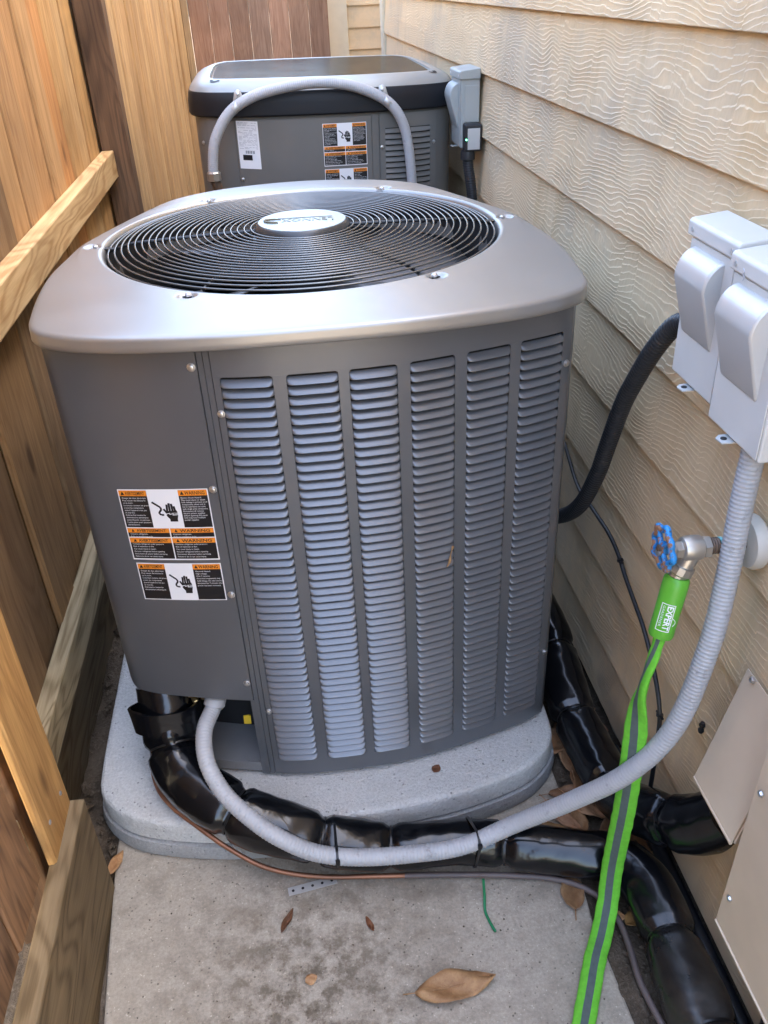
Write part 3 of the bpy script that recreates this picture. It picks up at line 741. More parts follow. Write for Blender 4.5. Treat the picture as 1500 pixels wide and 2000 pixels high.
def sticker_set(cover, f, u0, u1, vt, full=True):
    """large French/English warning sticker; vt is its top edge"""
    W_ = u1 - u0; s_ = W_ / .163
    hs = [0, .0785 * s_, .0995 * s_, .1475 * s_]
    a = quad(cover, f, 'white', 'warning_sticker', u0 - .002 * s_, u1 + .002 * s_, vt - hs[3] - .002 * s_, vt + .002 * s_, 0, 8)
    u3 = [u0 + W_ * k for k in (0, .32, .68, 1)]
    quad(a, f, 'ink', 'black_field', u3[0], u3[1], vt - hs[1] + .001, vt, .0003); quad(a, f, 'ink', 'black_field', u3[2], u3[3], vt - hs[1] + .001, vt, .0003)
    hh = .0115 * s_
    header(a, f, u3[0], u3[1], vt - hh, vt, 'AVERTISSEMENT', .0005); header(a, f, u3[2], u3[3], vt - hh, vt, 'WARNING', .0005)
    lines(a, f, FR1, u3[0] + .004 * s_, vt - hh - .0055 * s_, .0051 * s_, .0042 * s_, .0006)
    lines(a, f, EN1, u3[2] + .003 * s_, vt - hh - .0055 * s_, .0046 * s_, .0042 * s_, .0006)
    hand(a, f, u3[1] + .002 * s_, u3[2] - .002 * s_, vt - hs[1] + .003 * s_, vt - .004 * s_, .0005)
    mid = (u0 + u1) / 2; g_ = .0011 * s_
    for k, (ta, tb, hb, rows) in enumerate(((hs[1], hs[2], .0095, ['Contains refrigerant.', 'Refer to installation guide.']), (hs[2], hs[3], .0105, EN2))):
        for (x0, x1, wd) in ((u0, mid - g_, 'AVERTISSEMENT'), (mid + g_, u1, 'WARNING')):
            quad(a, f, 'ink', 'black_field', x0, x1, vt - tb + g_, vt - ta - g_, .0003)
            header(a, f, x0, x1, vt - ta - g_ - hb * s_, vt - ta - g_, wd, .0005)
            lines(a, f, rows, x0 + .004 * s_, vt - ta - hb * s_ - .0052 * s_, .0055 * s_, .0041 * s_, .0006)
    return a
def sticker_two(cover, f, u0, u1, vt, vb):
    W_ = u1 - u0; s_ = W_ / .161
    a = quad(cover, f, 'white', 'warning_sticker', u0 - .002 * s_, u1 + .002 * s_, vb - .002 * s_, vt + .002 * s_, 0, 8)
    u3 = [u0 + W_ * k for k in (0, .33, .67, 1)]; hh = .0115 * s_
    for x0, x1, wd, rows in ((u3[0], u3[1], 'AVERTISSEMENT', FR1[:9]), (u3[2], u3[3], 'WARNING', EN3)):
        quad(a, f, 'ink', 'black_field', x0, x1, vb, vt, .0003); header(a, f, x0, x1, vt - hh, vt, wd, .0005)
        lines(a, f, rows, x0 + .004 * s_, vt - hh - .006 * s_, .0055 * s_, .0042 * s_, .0006)
    hand(a, f, u3[1] + .002 * s_, u3[2] - .002 * s_, vb + .004 * s_, vt - .003 * s_, .0005)
fc = wrapfn(cab, .0066)
# the sticker lies a hair out of level, as photographed
ft = lambda u, v, e=0.0: fc(u, v + (u + .212) * .055, e)
sticker_set(cover, ft, -.3775, -.2165, .8315)
sticker_two(cover, ft, -.3745, -.2165, .6745, .5935)

# ================================================================== SECOND CONDENSER
U2 = (.157, 3.36, -.02)
u2 = thing('condenser_unit', 'dark-topped condenser with silver shoulder and arched conduit, behind the large louvred one', 'air conditioner', U2)
b2 = Outline([(0, 2.925), (.2, 2.938), (.33, 2.965), (.395, 3.005), (.422, 3.07), (.430, 3.2), (.432, 3.4), (.428, 3.6), (.40, 3.72), (.32, 3.79), (0, 3.815)], U2[0])
m = MB(); N2 = 140; loft(m, b2, [(-.03, .10), (-.004, .10), (-.004, 1.196), (-.03, 1.196)], N2); m.build('body', 'cab2', u2, smooth=30)
m = MB(); loft(m, b2, [(-.02, 1.196), (.010, 1.197), (.014, 1.202), (.013, 1.235), (.008, 1.262), (.004, 1.268)], N2, False); m.build('band', 'band', u2, smooth=30)
m = MB(); loft(m, b2, [(.004, 1.268), (-.004, 1.278), (-.020, 1.289), (-.045, 1.297), (-.060, 1.300), (-.066, 1.2985), (-.068, 1.29)], N2, False); m.build('shoulder', 'silver', u2, smooth=40)
m = MB(); loft(m, b2, [(-.066, 1.291), (-.070, 1.2945), (-.074, 1.2948)], N2, True); tp = m.build('top_grille', 'topblack', u2, smooth=40)
m = MB()
for k in range(52):                                        # fine bars across the top
    yy = 3.005 + .725 * k / 51; hw = 0
    for i in range(600):
        a = b2.p(b2.L * i / 600, -.078)
        if abs(a[1] - yy) < .012: hw = max(hw, abs(a[0] - U2[0]))
    if hw > .05: m.box(U2[0] - hw, U2[0] + hw, yy - .0035, yy + .0035, 1.2949, 1.2985)
stuff(m.build('top_bars', 'topblack', tp, smooth=0))
for s0, s1 in ((-.395, -.345), (.37, .42)):                # dark pockets in the silver shoulder
    m = MB(); vs = []
    for i in range(7):
        u = s0 + (s1 - s0) * i / 6; q = math.sin(math.pi * i / 6)
        vs += [(*b2.p(u, -.040 + .012 * q), 1.2965 - .003 * q), (*b2.p(u, -.045 - .010 * q), 1.2985)]
    m.add(vs, [(2 * i, 2 * i + 2, 2 * i + 3, 2 * i + 1) for i in range(6)]); m.build('grip_pocket', 'band', u2)
def sat(outl, x):                                          # arc position of a front x
    ss = np.linspace(-.6, .6, 1201); return float(ss[np.argmin([abs(outl.p(s_)[0] - x) + (9 if outl.p(s_)[1] > 3.06 else 0) for s_ in ss])])
S2 = {k: sat(b2, k) for k in (-.225, -.134, .299, .324, .515, .343, .493, -.129, -.063, .142, .279)}
m = MB(); b2.sheet(m, S2[-.225] + .003, S2[-.134] - .002, .12, 1.19, .0, .003, n=8); m.build('corner_panel', 'cab2', u2, smooth=30)
m = MB(); b2.sheet(m, S2[-.134], S2[.299] - .002, .12, 1.188, .003, .003, n=26); acc = m.build('access_panel', 'cab2', u2, smooth=30)
m = MB(); b2.sheet(m, S2[.299], S2[.324] - .002, .12, 1.19, .0, .003, n=3); m.build('centre_post', 'cab2', u2, smooth=30)
lp = MB(); LZ1, LZ0 = 1.148, .42
b2.sheet(lp, S2[.324], S2[.515], LZ1, 1.19, .003, .002); b2.sheet(lp, S2[.324], S2[.515], .12, LZ0, .003, .002)
b2.sheet(lp, S2[.324], S2[.343], LZ0 + .0001, LZ1 - .0001, .003, .002, n=3); b2.sheet(lp, S2[.493], S2[.515], LZ0 + .0001, LZ1 - .0001, .003, .002, n=3)
lp = lp.build('louvre_panel', 'cab2', u2, smooth=30)
m = MB(); b2.sheet(m, S2[.343] - .004, S2[.493] + .004, LZ0, LZ1, -.0025, .001); m.build('coil_core', 'core', u2)
base = None
for k in range(42):
    z = LZ1 - .0088 - k * .01735
    if base is None:
        m = MB(); us = np.linspace(S2[.343] - .001, S2[.493] + .001, 9); vs = []; fs = []
        pr2 = [(-.0022, .0065), (.001, .001), (.0045, -.004), (.0055, -.0058), (.004, -.007), (.002, -.0065)]
        for u in us:
            for d, dz in pr2: vs.append((*b2.p(u, .0028 + d * (1 if us[0] < u < us[-1] else .3)), z + dz))
        for i in range(8):
            for j in range(5): q = i * 6 + j; fs.append((q, q + 6, q + 7, q + 1))
        m.add(vs, [f[::-1] for f in fs]); base = m.build('slat', 'cab2', lp, smooth=60); p0 = WP[base].copy(); zb0 = z
    else: place(base, lp, (p0[0], p0[1], p0[2] + z - zb0))
m = MB(); b2.sheet(m, S2[.515] + .002, S2[.515] + .09, .12, 1.19, .0, .003); m.build('corner_panel', 'cab2', u2, smooth=30)
for s_, z_, par in ((S2[-.134] + .008, 1.012, acc), (S2[.324] + .007, 1.092, lp), (S2[.515] - .010, 1.096, lp), (S2[-.225] - .02, 1.12, acc)): screw_on(b2, s_, z_, .003, par, .0045)
f2 = wrapfn(b2, .0042)
sticker_set(acc, f2, S2[.142], S2[.279], 1.169)
sticker_two(acc, f2, S2[.142], S2[.279], 1.033, .966)
q_ = quad(acc, lambda u, v, e=0: f2(u, v - (u - S2[-.129]) * .06, e), 'white', 'rating_plate', S2[-.129], S2[-.063] + .001, 1.046, 1.188, 0, 4)
fr = lambda u, v, e=0: f2(u, v - (u - S2[-.129]) * .06, e)
random.seed(3)
for k in range(22):                                        # rows of fine grey print
    v = 1.183 - k * .0036; a = S2[-.129] + .004
    while a < S2[-.063] - .006:
        w_ = random.uniform(.004, .016); b_ = min(a + w_, S2[-.063] - .004)
        if random.random() < .72: quad(q_, fr, 'labgrey', 'print', a, b_, v - .0012, v, .0004, 1)
        a = b_ + .003
for k in range(18):
    a = S2[-.129] + .022 + k * .0016
    if k % 5 != 3: quad(q_, fr, 'ink', 'barcode_bar', a, a + (.0011 if k % 3 else .0006), 1.092, 1.101, .0004, 1)
quad(q_, fr, 'ink', 'black_field', S2[-.129] + .012, S2[-.129] + .042, 1.072, 1.088, .0004, 3)
# arched conduit with clamps
arc = [(-.183, 2.93, .90), (-.186, 2.895, .985), (-.1975, 2.885, 1.03), (-.1965, 2.885, 1.075), (-.178, 2.885, 1.150), (-.125, 2.89, 1.222), (-.05, 2.894, 1.262), (.05, 2.897, 1.283), (.15, 2.9, 1.290), (.25, 2.9, 1.278), (.34, 2.9, 1.243), (.39, 2.9, 1.203), (.418, 2.9, 1.15), (.430, 2.9, 1.09), (.438, 2.9, 1.0), (.445, 2.9, .85), (.45, 2.9, .70)]
def ribbed(name, pts, r, mat, parent=None, pitch=.0062, amp=.05, n=14):
    P = spl(pts, pitch / 4); rr = [r * (1 - amp * (.5 + .5 * math.cos(i * math.pi / 2))) for i in range(len(P))]
    m = MB(); m.tube(P, rr, n); return m.build(name, mat, parent, smooth=80)
cond2 = thing('conduit', 'grey conduit arched across the front of the dark-topped condenser', 'conduit', (-.18, 2.89, .0))
ribbed('tube', arc[2:], .0165, 'conduit', cond2)
m = MB(); m.tube(spl(arc[:3], .006), .0155, 12); m.build('elbow', 'oldpipe', cond2, smooth=60)
m = MB(); m.lathe([(.019, -.014), (.022, -.012), (.022, .010), (.0185, .014)], 8, Matrix.Translation((-.1975, 2.885, 1.043))); m.build('connector', 'steel', cond2, smooth=30)
for (c, ang) in (((-.105, 2.893, 1.236), 38), ((.366, 2.9, 1.226), -42)):
    T_ = Matrix.Translation(c) @ Matrix.Rotation(R_(ang), 4, 'Y')
    m = MB(); 
    m.add([T_ @ Vector((.0 + x_, .0195 * math.cos(a), .0195 * math.sin(a))) for x_ in (-.008, .008) for a in np.linspace(0, 2 * math.pi, 20, endpoint=False)], [(i, (i + 1) % 20, 20 + (i + 1) % 20, 20 + i) for i in range(20)])
    T2 = Matrix.Translation(c) @ Matrix.Rotation(R_(ang * .5), 4, 'Y')
    m.add([T2 @ Vector(q) for q in [(-.010, .002, .012), (.010, .002, .012), (.012, .003, .040), (.006, .004, .050), (-.006, .004, .050), (-.012, .003, .040)]], [(0, 1, 2, 3, 4, 5)])
    m.build('clamp', 'zinc', cond2, smooth=40, solid=.0015)
    m = MB(); m.lathe([(.005, 0), (.005, .003), (.003, .004)], 6, T2 @ Matrix.Translation((0, .001, .037)) @ Matrix.Rotation(R_(90), 4, 'X')); m.build('screw', 'screw', cond2)
u2.rotation_euler = (0, R_(.9), 0)

# ================================================================== WALL EQUIPMENT
def disconnect(name, label, x0, y0, y1, z0, z1, mat, group=None, hood=True):
    t = thing(name, label, 'electrical box', (XW - .01, (y0 + y1) / 2, z0), group); d = XW - .008
    m = MB(); m.box(x0, d, y0, y1, z0, z1 - .004); m.build('body', mat, t, smooth=0, bevel=.003)
    m = MB(); m.prism([(x0 - .006, z1 - .024), (x0 - .006, z1 - .004), (x0 - .002, z1), (d, z1 + .006), (d, z1 - .024)], 1, y0 - .006, y1 + .006); m.build('lid', mat, t, smooth=0, bevel=.0025)
    m = MB(); m.box(x0 - .0025, x0 - .0005, y0 + .003, y1 - .003, z0 + .004, z1 - .027); m.build('door', mat, t, smooth=0, bevel=.001)
    ya, yb = y0 + (y1 - y0) * .20, y1 - (y1 - y0) * .12; zt = z1 - .036; x = x0 - .0024
    pr = [(x + .004, zt)] + [(x + .002 - .029 * math.sin(a), zt - .041 + .041 * math.cos(a)) for a in np.linspace(.12, math.pi / 2, 8)] + [(x - .002, zt - .128), (x + .004, zt - .131)]
    m = MB(); m.prism(pr, 1, ya, yb); m.build('handle_hood', 'hood' if mat == 'box' else mat, t, smooth=30, bevel=.003)
    m = MB(); yc = y0 + (y1 - y0) * .55
    m.prism([(x0 - .016, yc - .012), (x0 + .02, yc - .014), (x0 + .02, yc + .014), (x0 - .010, yc + .012), (x0 - .018, yc + .004)], 2, z0 - .0035, z0 - .0015); hs = m.build('hasp', 'zinc', t, smooth=0)
    m = MB(); m.lathe([(.0045, 0), (.0045, .001)], 14, Matrix.Translation((x0 - .008, yc, z0 - .0014))); m.build('hasp_hole', 'ink', hs, smooth=0)
    for yy in (y0 + .01, y1 - .01):
        m = MB(); m.lathe([(.0035, 0), (.0035, .0015)], 10, Matrix.Translation((x0 - .006, yy, z1 - .014)) @ Matrix.Rotation(R_(-90), 4, 'Y')); m.build('screw', 'screw', t, smooth=30)
    return t
disconnect('disconnect_box', 'grey electrical disconnect box with black conduit behind it, beside the cream siding', .600, 1.066, 1.207, 1.004, 1.243, 'box', None)
bx2 = disconnect('disconnect_box', 'grey electrical disconnect box with aged grey conduit below, above the garden tap', .588, .905, 1.049, .997, 1.238, 'box', None)
m = MB(); m.tube(spl([(.5815, 1.018, 1.224), (.5812, 1.013, 1.221), (.5812, 1.016, 1.217), (.5812, 1.011, 1.214), (.5812, 1.014, 1.209)], .002), .0006, 6); m.build('pen_mark', 'labgrey', bx2)
fb = disconnect('disconnect_box', 'old grey electrical box with black lamp module, beside the dark-topped condenser', .592, 2.856, 3.0, 1.082, 1.303, 'boxold')
m = MB(); m.box(.594, .648, 2.8565 - .0105, 2.8535, 1.20, 1.262) if False else m.box(.604, .649, 2.851, 2.8545, 1.158, 1.262); m.build('side_panel', 'boxold', fb, smooth=0, bevel=.001)
sp_ = thing('surge_protector', 'small black module with silver label on the old electrical box', 'surge protector', (.622, 2.84, 1.075))
m = MB(); m.box(.597, .652, 2.815, 2.855, 1.077, 1.157); m.build('case', 'blackbox', sp_, smooth=0, bevel=.005)
m = MB(); m.box(.606, .645, 2.8135, 2.8148, 1.083, 1.145); m.build('label_plate', 'silverlab', sp_, smooth=0, bevel=.0005)
m = MB(); m.lathe([(.002, 0), (.002, .002)], 10, Matrix.Translation((.6015, 2.8145, 1.113)) @ Matrix.Rotation(R_(90), 4, 'X')); m.build('lamp', 'led', sp_)
cb = thing('conduit', 'black conduit dropping from the old electrical box to the dark-topped condenser', 'conduit', (.62, 2.86, .6))
ribbed('tube', [(.612, 2.84, 1.068), (.614, 2.84, 1.03), (.622, 2.838, .98), (.628, 2.84, .92), (.626, 2.86, .82), (.61, 2.9, .70), (.59, 2.95, .62)], .0175, 'conduitblk', cb, .0075, .10)
m = MB(); m.lathe([(.020, 1.05), (.023, 1.052), (.023, 1.068), (.021, 1.078)], 20, Matrix.Translation((.612, 2.84, 0))); m.build('connector', 'blackbox', cb, smooth=30)
# dark conduit from the first box to the back of the large unit
cd = thing('conduit', 'black ribbed conduit curving from the electrical box down behind the large condenser', 'conduit', (.61, 1.3, .5))
ribbed('tube', [(.632, 1.196, 1.066), (.630, 1.222, 1.073), (.622, 1.262, 1.058), (.610, 1.300, 1.005), (.604, 1.350, .925), (.602, 1.39, .855), (.600, 1.43, .755), (.597, 1.465, .66), (.588, 1.52, .555), (.570, 1.59, .485), (.53, 1.66, .45), (.48, 1.71, .44)], .0175, 'conduitblk', cd, .0072, .10)

# grey conduit: second box -> along the ground -> valve cavity
CP = [(.615, .962, 1.03), (.612, .957, .985), (.607, .950, .90), (.599, .934, .785), (.580, .912, .672), (.545, .902, .520), (.488, .920, .400), (.415, .967, .285), (.325, 1.012, .180), (.225, 1.018, .126), (.125, 1.026, .112), (.022, 1.035, .112), (-.059, 1.046, .128), (-.122, 1.062, .163), (-.1745, 1.094, .190), (-.2255, 1.139, .222), (-.2555, 1.190, .258), (-.260, 1.250, .283), (-.2415, 1.310, .293), (-.228, 1.332, .330), (-.222, 1.345, .40)]
cg = thing('conduit', 'light grey flexible conduit sagging across the concrete into the condenser', 'conduit', (.1, 1.03, 0))
ribbed('tube', CP, .0172, 'conduit', cg, .0068, .06, 16)
a = Vector((-.2415, 1.310, .293)); b = Vector((-.228, 1.332, .330)); T_ = Matrix.Translation(a) @ (b - a).to_track_quat('Z', 'Y').to_matrix().to_4x4()
m = MB(); m.lathe([(.0178, -.0005), (.0212, -.0005), (.0222, .001), (.0222, .016), (.0205, .0185), (.0180, .019)], 28, T_); m.build('connector', 'conduit', cg, smooth=30)

# refrigerant lines in black plastic
def wrapped(name, label, pts, r, ties, parent_tag=True, bulge=.12, step=.008, rmul=None):
    P = spl(pts, step); L_ = np.concatenate([[0], np.cumsum(np.linalg.norm(np.diff(P, axis=0), axis=1))])
    rr = []
    for i, l in enumerate(L_):
        q = 1.0
        for tl in ties: q -= .20 * math.exp(-((l - tl) / .010) ** 2)
        ph = min([abs(l - tl) for tl in ties] + [.2]); q += bulge * min(1, ph / .06) * .4 + .022 * math.sin(l * 23)
        rr.append(r * q * (rmul(l / L_[-1]) if rmul else 1))
    t = thing(name, label, 'insulated pipe', tuple(P[len(P) // 2] * np.array([1, 1, 0])))
    m = MB(); m.tube(P, rr, 28)
    # creases: pinch the skin unevenly near the ties
    n = 28
    for i in range(len(P)):
        near = max([math.exp(-((L_[i] - tl) / .045) ** 2) for tl in ties] + [0])
        c = Vector(P[i])
        for j in range(n):
            v = Vector(m.v[i * n + j]); a = 2 * math.pi * j / n
            k = 1 + near * .07 * math.sin(5 * a + L_[i] * 9) + .035 * math.sin(2 * a + L_[i] * 9) + .018 * math.sin(3 * a + 47 * L_[i]) * math.sin(71 * L_[i] + a)
            m.v[i * n + j] = tuple(c + (v - c) * k)
    m.build('sleeve', 'wrap', t, smooth=60)
    for tl in ties:
        i = int(np.argmin(abs(L_ - tl))); c = Vector(P[i]); d = Vector(P[min(i + 1, len(P) - 1)] - P[max(i - 1, 0)]).normalized()
        T_ = Matrix.Translation(c) @ d.to_track_quat('Z', 'Y').to_matrix().to_4x4(); ra = rr[i]
        m = MB(); m.lathe([(ra * 1.03, -.0022), (ra * 1.065, -.002), (ra * 1.065, .002), (ra * 1.03, .0022)], 28, T_, cap=False)
        m.build('cable_tie', 'tie', t, smooth=30)
    return t, P, L_
B1 = [(-.345, 1.390, .30), (-.340, 1.350, .245), (-.338, 1.300, .200), (-.320, 1.250, .170), (-.270, 1.198, .150), (-.19, 1.152, .122), (-.09, 1.122, .095), (.02, 1.100, .066), (.12, 1.086, .058), (.25, 1.076, .055), (.38, 1.040, .055), (.47, 1.012, .056), (.53, .990, .058), (.566, .930, .058), (.572, .86, .058), (.568, .80, .058), (.566, .70, .058), (.565, .55, .058), (.56, .2, .058), (.56, -.6, .058)]
ln1, P1, L1 = wrapped('insulated_line', 'black plastic wrapped pipe running along the pad front then beside the wall', B1, .045, [.14, .335, .52, .665, .90, 1.115, 1.30, 1.47], rmul=lambda q: 1.0 + .20 * min(1, max(0, (q - .42) * 9)) + .38 * max(0, 1 - q * 4.2) ** .8)
# collar of loose film at the valve end
m = MB(); T_ = Matrix.Translation((-.343, 1.340, .262)) @ (Vector((-.005, .04, .10))).normalized().to_track_quat('Z', 'Y').to_matrix().to_4x4()
vs = []; fs = []
for j, (r, z) in enumerate(((.068, -.030), (.071, .0), (.074, .022), (.068, .023), (.064, 0))):
    for i in range(36):
        a = 2 * math.pi * i / 36; k = 1 + .05 * math.sin(3 * a) + .02 * math.sin(7 * a)
        vs.append(T_ @ Vector((r * k * math.cos(a) * 1.05, r * k * math.sin(a) * .9, z + .006 * math.sin(2 * a + 1))))
for j in range(4):
    for i in range(36): fs.append((j * 36 + i, j * 36 + (i + 1) % 36, j * 36 + 36 + (i + 1) % 36, j * 36 + 36 + i))
m.add(vs, fs); m.build('film_collar', 'wrap', ln1, smooth=60)
B2 = [(.555, 1.75, .16), (.572, 1.60, .13), (.566, 1.48, .105), (.560, 1.38, .088), (.563, 1.28, .082), (.570, 1.18, .084), (.574, 1.11, .095), (.582, 1.055, .125), (.600, 1.005, .160), (.622, .955, .195), (.648, .915, .24), (.675, .885, .30)]
ln2, P2, L2 = wrapped('insulated_line', 'black plastic wrapped pipe emerging behind the large condenser and ending at the cream cover', B2, .049, [.21, .41, .62, .83], rmul=lambda q: 1.0 - .0 * q)

# thin copper / drain tube beside the sleeve
tube1 = [(-.372, 1.345, .30), (-.388, 1.335, .20), (-.392, 1.285, .128), (-.36, 1.225, .115), (-.30, 1.170, .098), (-.235, 1.126, .068), (-.16, 1.092, .036), (-.06, 1.070, .018), (.06, 1.056, .013), (.20, 1.038, .012), (.33, 1.016, .012), (.42, .992, .012), (.475, .955, .012), (.503, .90, .012), (.505, .84, .014), (.500, .78, .014), (.505, .72, .016), (.515, .66, .02), (.53, .58, .03), (.54, .3, .03), (.54, -.5, .02)]
ct = thing('thin_tube', 'thin brown tube lying beside the black wrapped pipe on the concrete', 'tube', (.1, 1.03, 0))
P = spl(tube1, .012); k = int(len(P) * .30)
m = MB(); m.tube(P[:k + 1], .0052, 10); m.build('copper_end', 'copper', ct, smooth=60)
m = MB(); m.tube(P[k:], .0062, 10); m.build('sheathed_run', 'lead', ct, smooth=60)
# ties that strap conduit and pipe together
def strap(x_, circles, label):
    """flat tie drawn taut round the circles (y, z, r) at one x"""
    pts = sorted((round(y_ + r * math.cos(q), 6), round(z_ + r * math.sin(q), 6)) for y_, z_, r in circles for q in np.linspace(0, 2 * math.pi, 24, endpoint=False))
    def half(seq):
        h = []
        for p in seq:
            while len(h) > 1 and (h[-1][0] - h[-2][0]) * (p[1] - h[-2][1]) - (h[-1][1] - h[-2][1]) * (p[0] - h[-2][0]) <= 0: h.pop()
            h.append(p)
        return h[:-1]
    H = half(pts) + half(pts[::-1]); H.append(H[0]); m = MB(); k = len(H); vs = []
    cy, cz = np.mean([h[0] for h in H]), np.mean([h[1] for h in H])
    for (y_, z_) in H:
        d = np.array([y_ - cy, z_ - cz]); d /= np.linalg.norm(d)
        for dx, o_ in ((-.0026, 0), (.0026, 0), (.0026, .0014), (-.0026, .0014)): vs.append((x_ + dx, y_ + d[0] * o_, z_ + d[1] * o_))
    m.add(vs, [(4 * i + j, 4 * i + 4 + j, 4 * i + 4 + (j + 1) % 4, 4 * i + (j + 1) % 4) for i in range(k - 1) for j in range(4)])
    y_, z_, r = circles[-1]; m.box(x_ - .0042, x_ + .0042, y_ - r - .005, y_ - r + .001, z_ + .004, z_ + .013)
    tag(m.build('cable_tie', 'tie', None, smooth=40), label, 'cable tie')
def sect(P, x_): q = P[np.argmin(abs(P[:, 0] - x_) + (P[:, 1] < .9) * 9)]; return float(q[1]), float(q[2])
PC = spl(CP, .005)
for x_, rp, lb in ((-.018, .050, 'black cable tie round conduit and black pipe nearer the condenser valves'), (.255, .049, 'black cable tie round conduit and black pipe with green wire tail')):
    strap(x_, [(*sect(P1, x_), rp), (*sect(PC, x_), .0178)], lb)
m = MB(); m.tube(spl([(.262, .992, .05), (.262, .978, .016), (.258, .955, .0045), (.262, .93, .0045), (.268, .91, .0045)], .006), .0028, 8)
tag(m.build('wire_offcut', 'greenwire', None), 'short green wire end lying on the concrete', 'wire')
# perforated strap on the slab
m = MB(); T_ = Matrix.Translation((-.075, 1.062, .0018)) @ Matrix.Rotation(R_(8), 4, 'Z')
m.add([T_ @ Vector((x_, y_, z_)) for z_ in (0, .0015) for x_, y_ in ((-.05, -.009), (.05, -.009), (.05, .009), (-.05, .009))], [(3, 2, 1, 0), (4, 5, 6, 7), (0, 1, 5, 4), (1, 2, 6, 5), (2, 3, 7, 6), (3, 0, 4, 7)])
stp = m.build('perforated_strap', 'zinc', None, smooth=0); tag(stp, 'perforated metal strap at the foot of the pad', 'metal strap')
for k in range(5):
    m = MB(); m.lathe([(.003, 0), (.003, .0006)], 10, T_ @ Matrix.Translation((-.04 + .02 * k, .0, .0012))); m.build('hole', 'ink', stp, smooth=0)

# thin black cable on the siding
bc = thing('cable', 'thin black cable looping down the lower siding boards', 'cable', (.64, 1.2, .1))
P = spl([(.642, 1.80, .56), (.640, 1.68, .508), (.638, 1.56, .512), (.638, 1.464, .514), (.638, 1.40, .500), (.638, 1.346, .474), (.638, 1.288, .452), (.637, 1.23, .430), (.637, 1.165, .382), (.637, 1.116, .318), (.636, 1.102, .23), (.636, 1.097, .134), (.638, 1.10, .05)], .01)
m = MB(); m.tube(P, .0048, 8); m.build('core', 'blackcable', bc, smooth=60)
for q in (.42, .74):
    i = int(len(P) * q); d = Vector(P[i + 1] - P[i - 1]).normalized(); T_ = Matrix.Translation(P[i]) @ d.to_track_quat('Z', 'Y').to_matrix().to_4x4()
    m = MB(); m.lathe([(.0052, -.003), (.0072, -.002), (.0072, .002), (.0052, .003)], 10, T_); m.box(*[float(v) for v in (P[i][0] - .003, P[i][0] + .003, P[i][1] - .012, P[i][1] + .012, P[i][2] - .002, P[i][2] + .002)]); m.build('cable_tie', 'tie', bc, smooth=30)

# ---- cream sheet-metal line covers
c1 = thing('line_cover', 'sloping cream sheet-metal cover over the end of the black pipe', 'pipe cover', (.63, .84, .38))
m = MB(); f_ = [(.648, .628), (.600, .389), (.603, .386), (.651, .626)]
m.prism(f_, 1, .772, .905); m.build('front_sheet', 'cover', c1, smooth=0, bevel=.0012)
m = MB(); m.prism([(.6505, .625), (.6505, .40), (.604, .390)], 1, .768, .7715); m.build('side_sheet', 'cover', c1, smooth=0)
m = MB(); m.lathe([(.006, 0), (.006, .002), (.0045, .005), (.002, .006)], 6, Matrix.Translation((.6465, .882, .624)) @ Matrix.Rotation(R_(-78), 4, 'Y')); m.build('screw', 'screw', c1, smooth=30)
m = MB(); m.box(.5985, .6035, .772, .905, .383, .3885); m.build('hem', 'cover', c1, smooth=0, bevel=.001)
c2 = thing('line_cover', 'tall upright cream sheet-metal pipe cover on the siding, larger than the sloping one', 'pipe cover', (.63, .5, .22))
m = MB(); m.prism([(.596, .219), (.600, .62), (.600, .90), (.603, .90), (.603, .62), (.599, .219)], 1, .30, .752); m.build('front_sheet', 'cover', c2, smooth=0, bevel=.001)
m = MB(); m.box(.6032, .651, .749, .752, .235, .90); m.build('side_sheet', 'cover', c2, smooth=0)
m = MB(); m.box(.6032, .651, .30, .303, .235, .90); m.build('side_sheet', 'cover', c2, smooth=0)
m = MB(); m.box(.600, .651, .30, .752, .9002, .903); m.build('top_sheet', 'cover', c2, smooth=0)
m = MB(); m.box(.5935, .5995, .30, .752, .2135, .2188); m.build('hem', 'cover', c2, smooth=0, bevel=.001)
for zz in (.30, .55): 
    m = MB(); m.lathe([(.0055, 0), (.0055, .002), (.004, .0045)], 6, Matrix.Translation((.5975, .735, zz)) @ Matrix.Rotation(R_(-90), 4, 'Y')); m.build('screw', 'screw', c2, smooth=30)
vp = MB(); vp.tube(spl([(.628, .60, .30), (.626, .60, .2), (.62, .59, .1), (.615, .56, .055), (.61, .45, .05)], .01), .02, 12); tag(vp.build('hanging_line', 'wrap', None, smooth=60), 'black pipe hanging out below the tall cream cover', 'pipe')
dr = MB(); dr.tube(spl([(.640, 1.30, .012), (.640, 1.0, .012), (.641, .7, .014), (.641, .3, .012), (.641, -.5, .012)], .03), .017, 12); tag(dr.build('edge_tube', 'blackcable', None, smooth=60), 'straight black tube lying along the foot of the siding', 'tube')

# ---- garden tap
tp_ = thing('garden_tap', 'brass garden tap with chipped blue wheel on cream wall flange', 'tap', (.65, .963, .80))
AY, AZ = .963, .828
RX = lambda x: Matrix.Translation((x, AY, AZ)) @ Matrix.Rotation(R_(-90), 4, 'Y')
m = MB(); m.lathe([(.0, 0), (.040, 0), (.042, .003), (.042, .012), (.038, .019), (.014, .021)], 40, RX(.652)); m.build('wall_flange', 'flange', tp_, smooth=30)
m = MB(); m.lathe([(.0115, 0), (.0115, .060)], 20, RX(.640)); m.build('supply_pipe', 'oldpipe', tp_, smooth=30)
m = MB(); m.lathe([(.0125, 0), (.0125, .005)], 20, RX(.597)); m.build('solder_band', 'teal', tp_, smooth=30)
m = MB(); m.lathe([(.0115, 0)] + [(.0128 if i % 2 else .0112, .002 * i) for i in range(1, 9)] + [(.0115, .018)], 20, RX(.592)); m.build('threads', 'oldpipe', tp_, smooth=20)
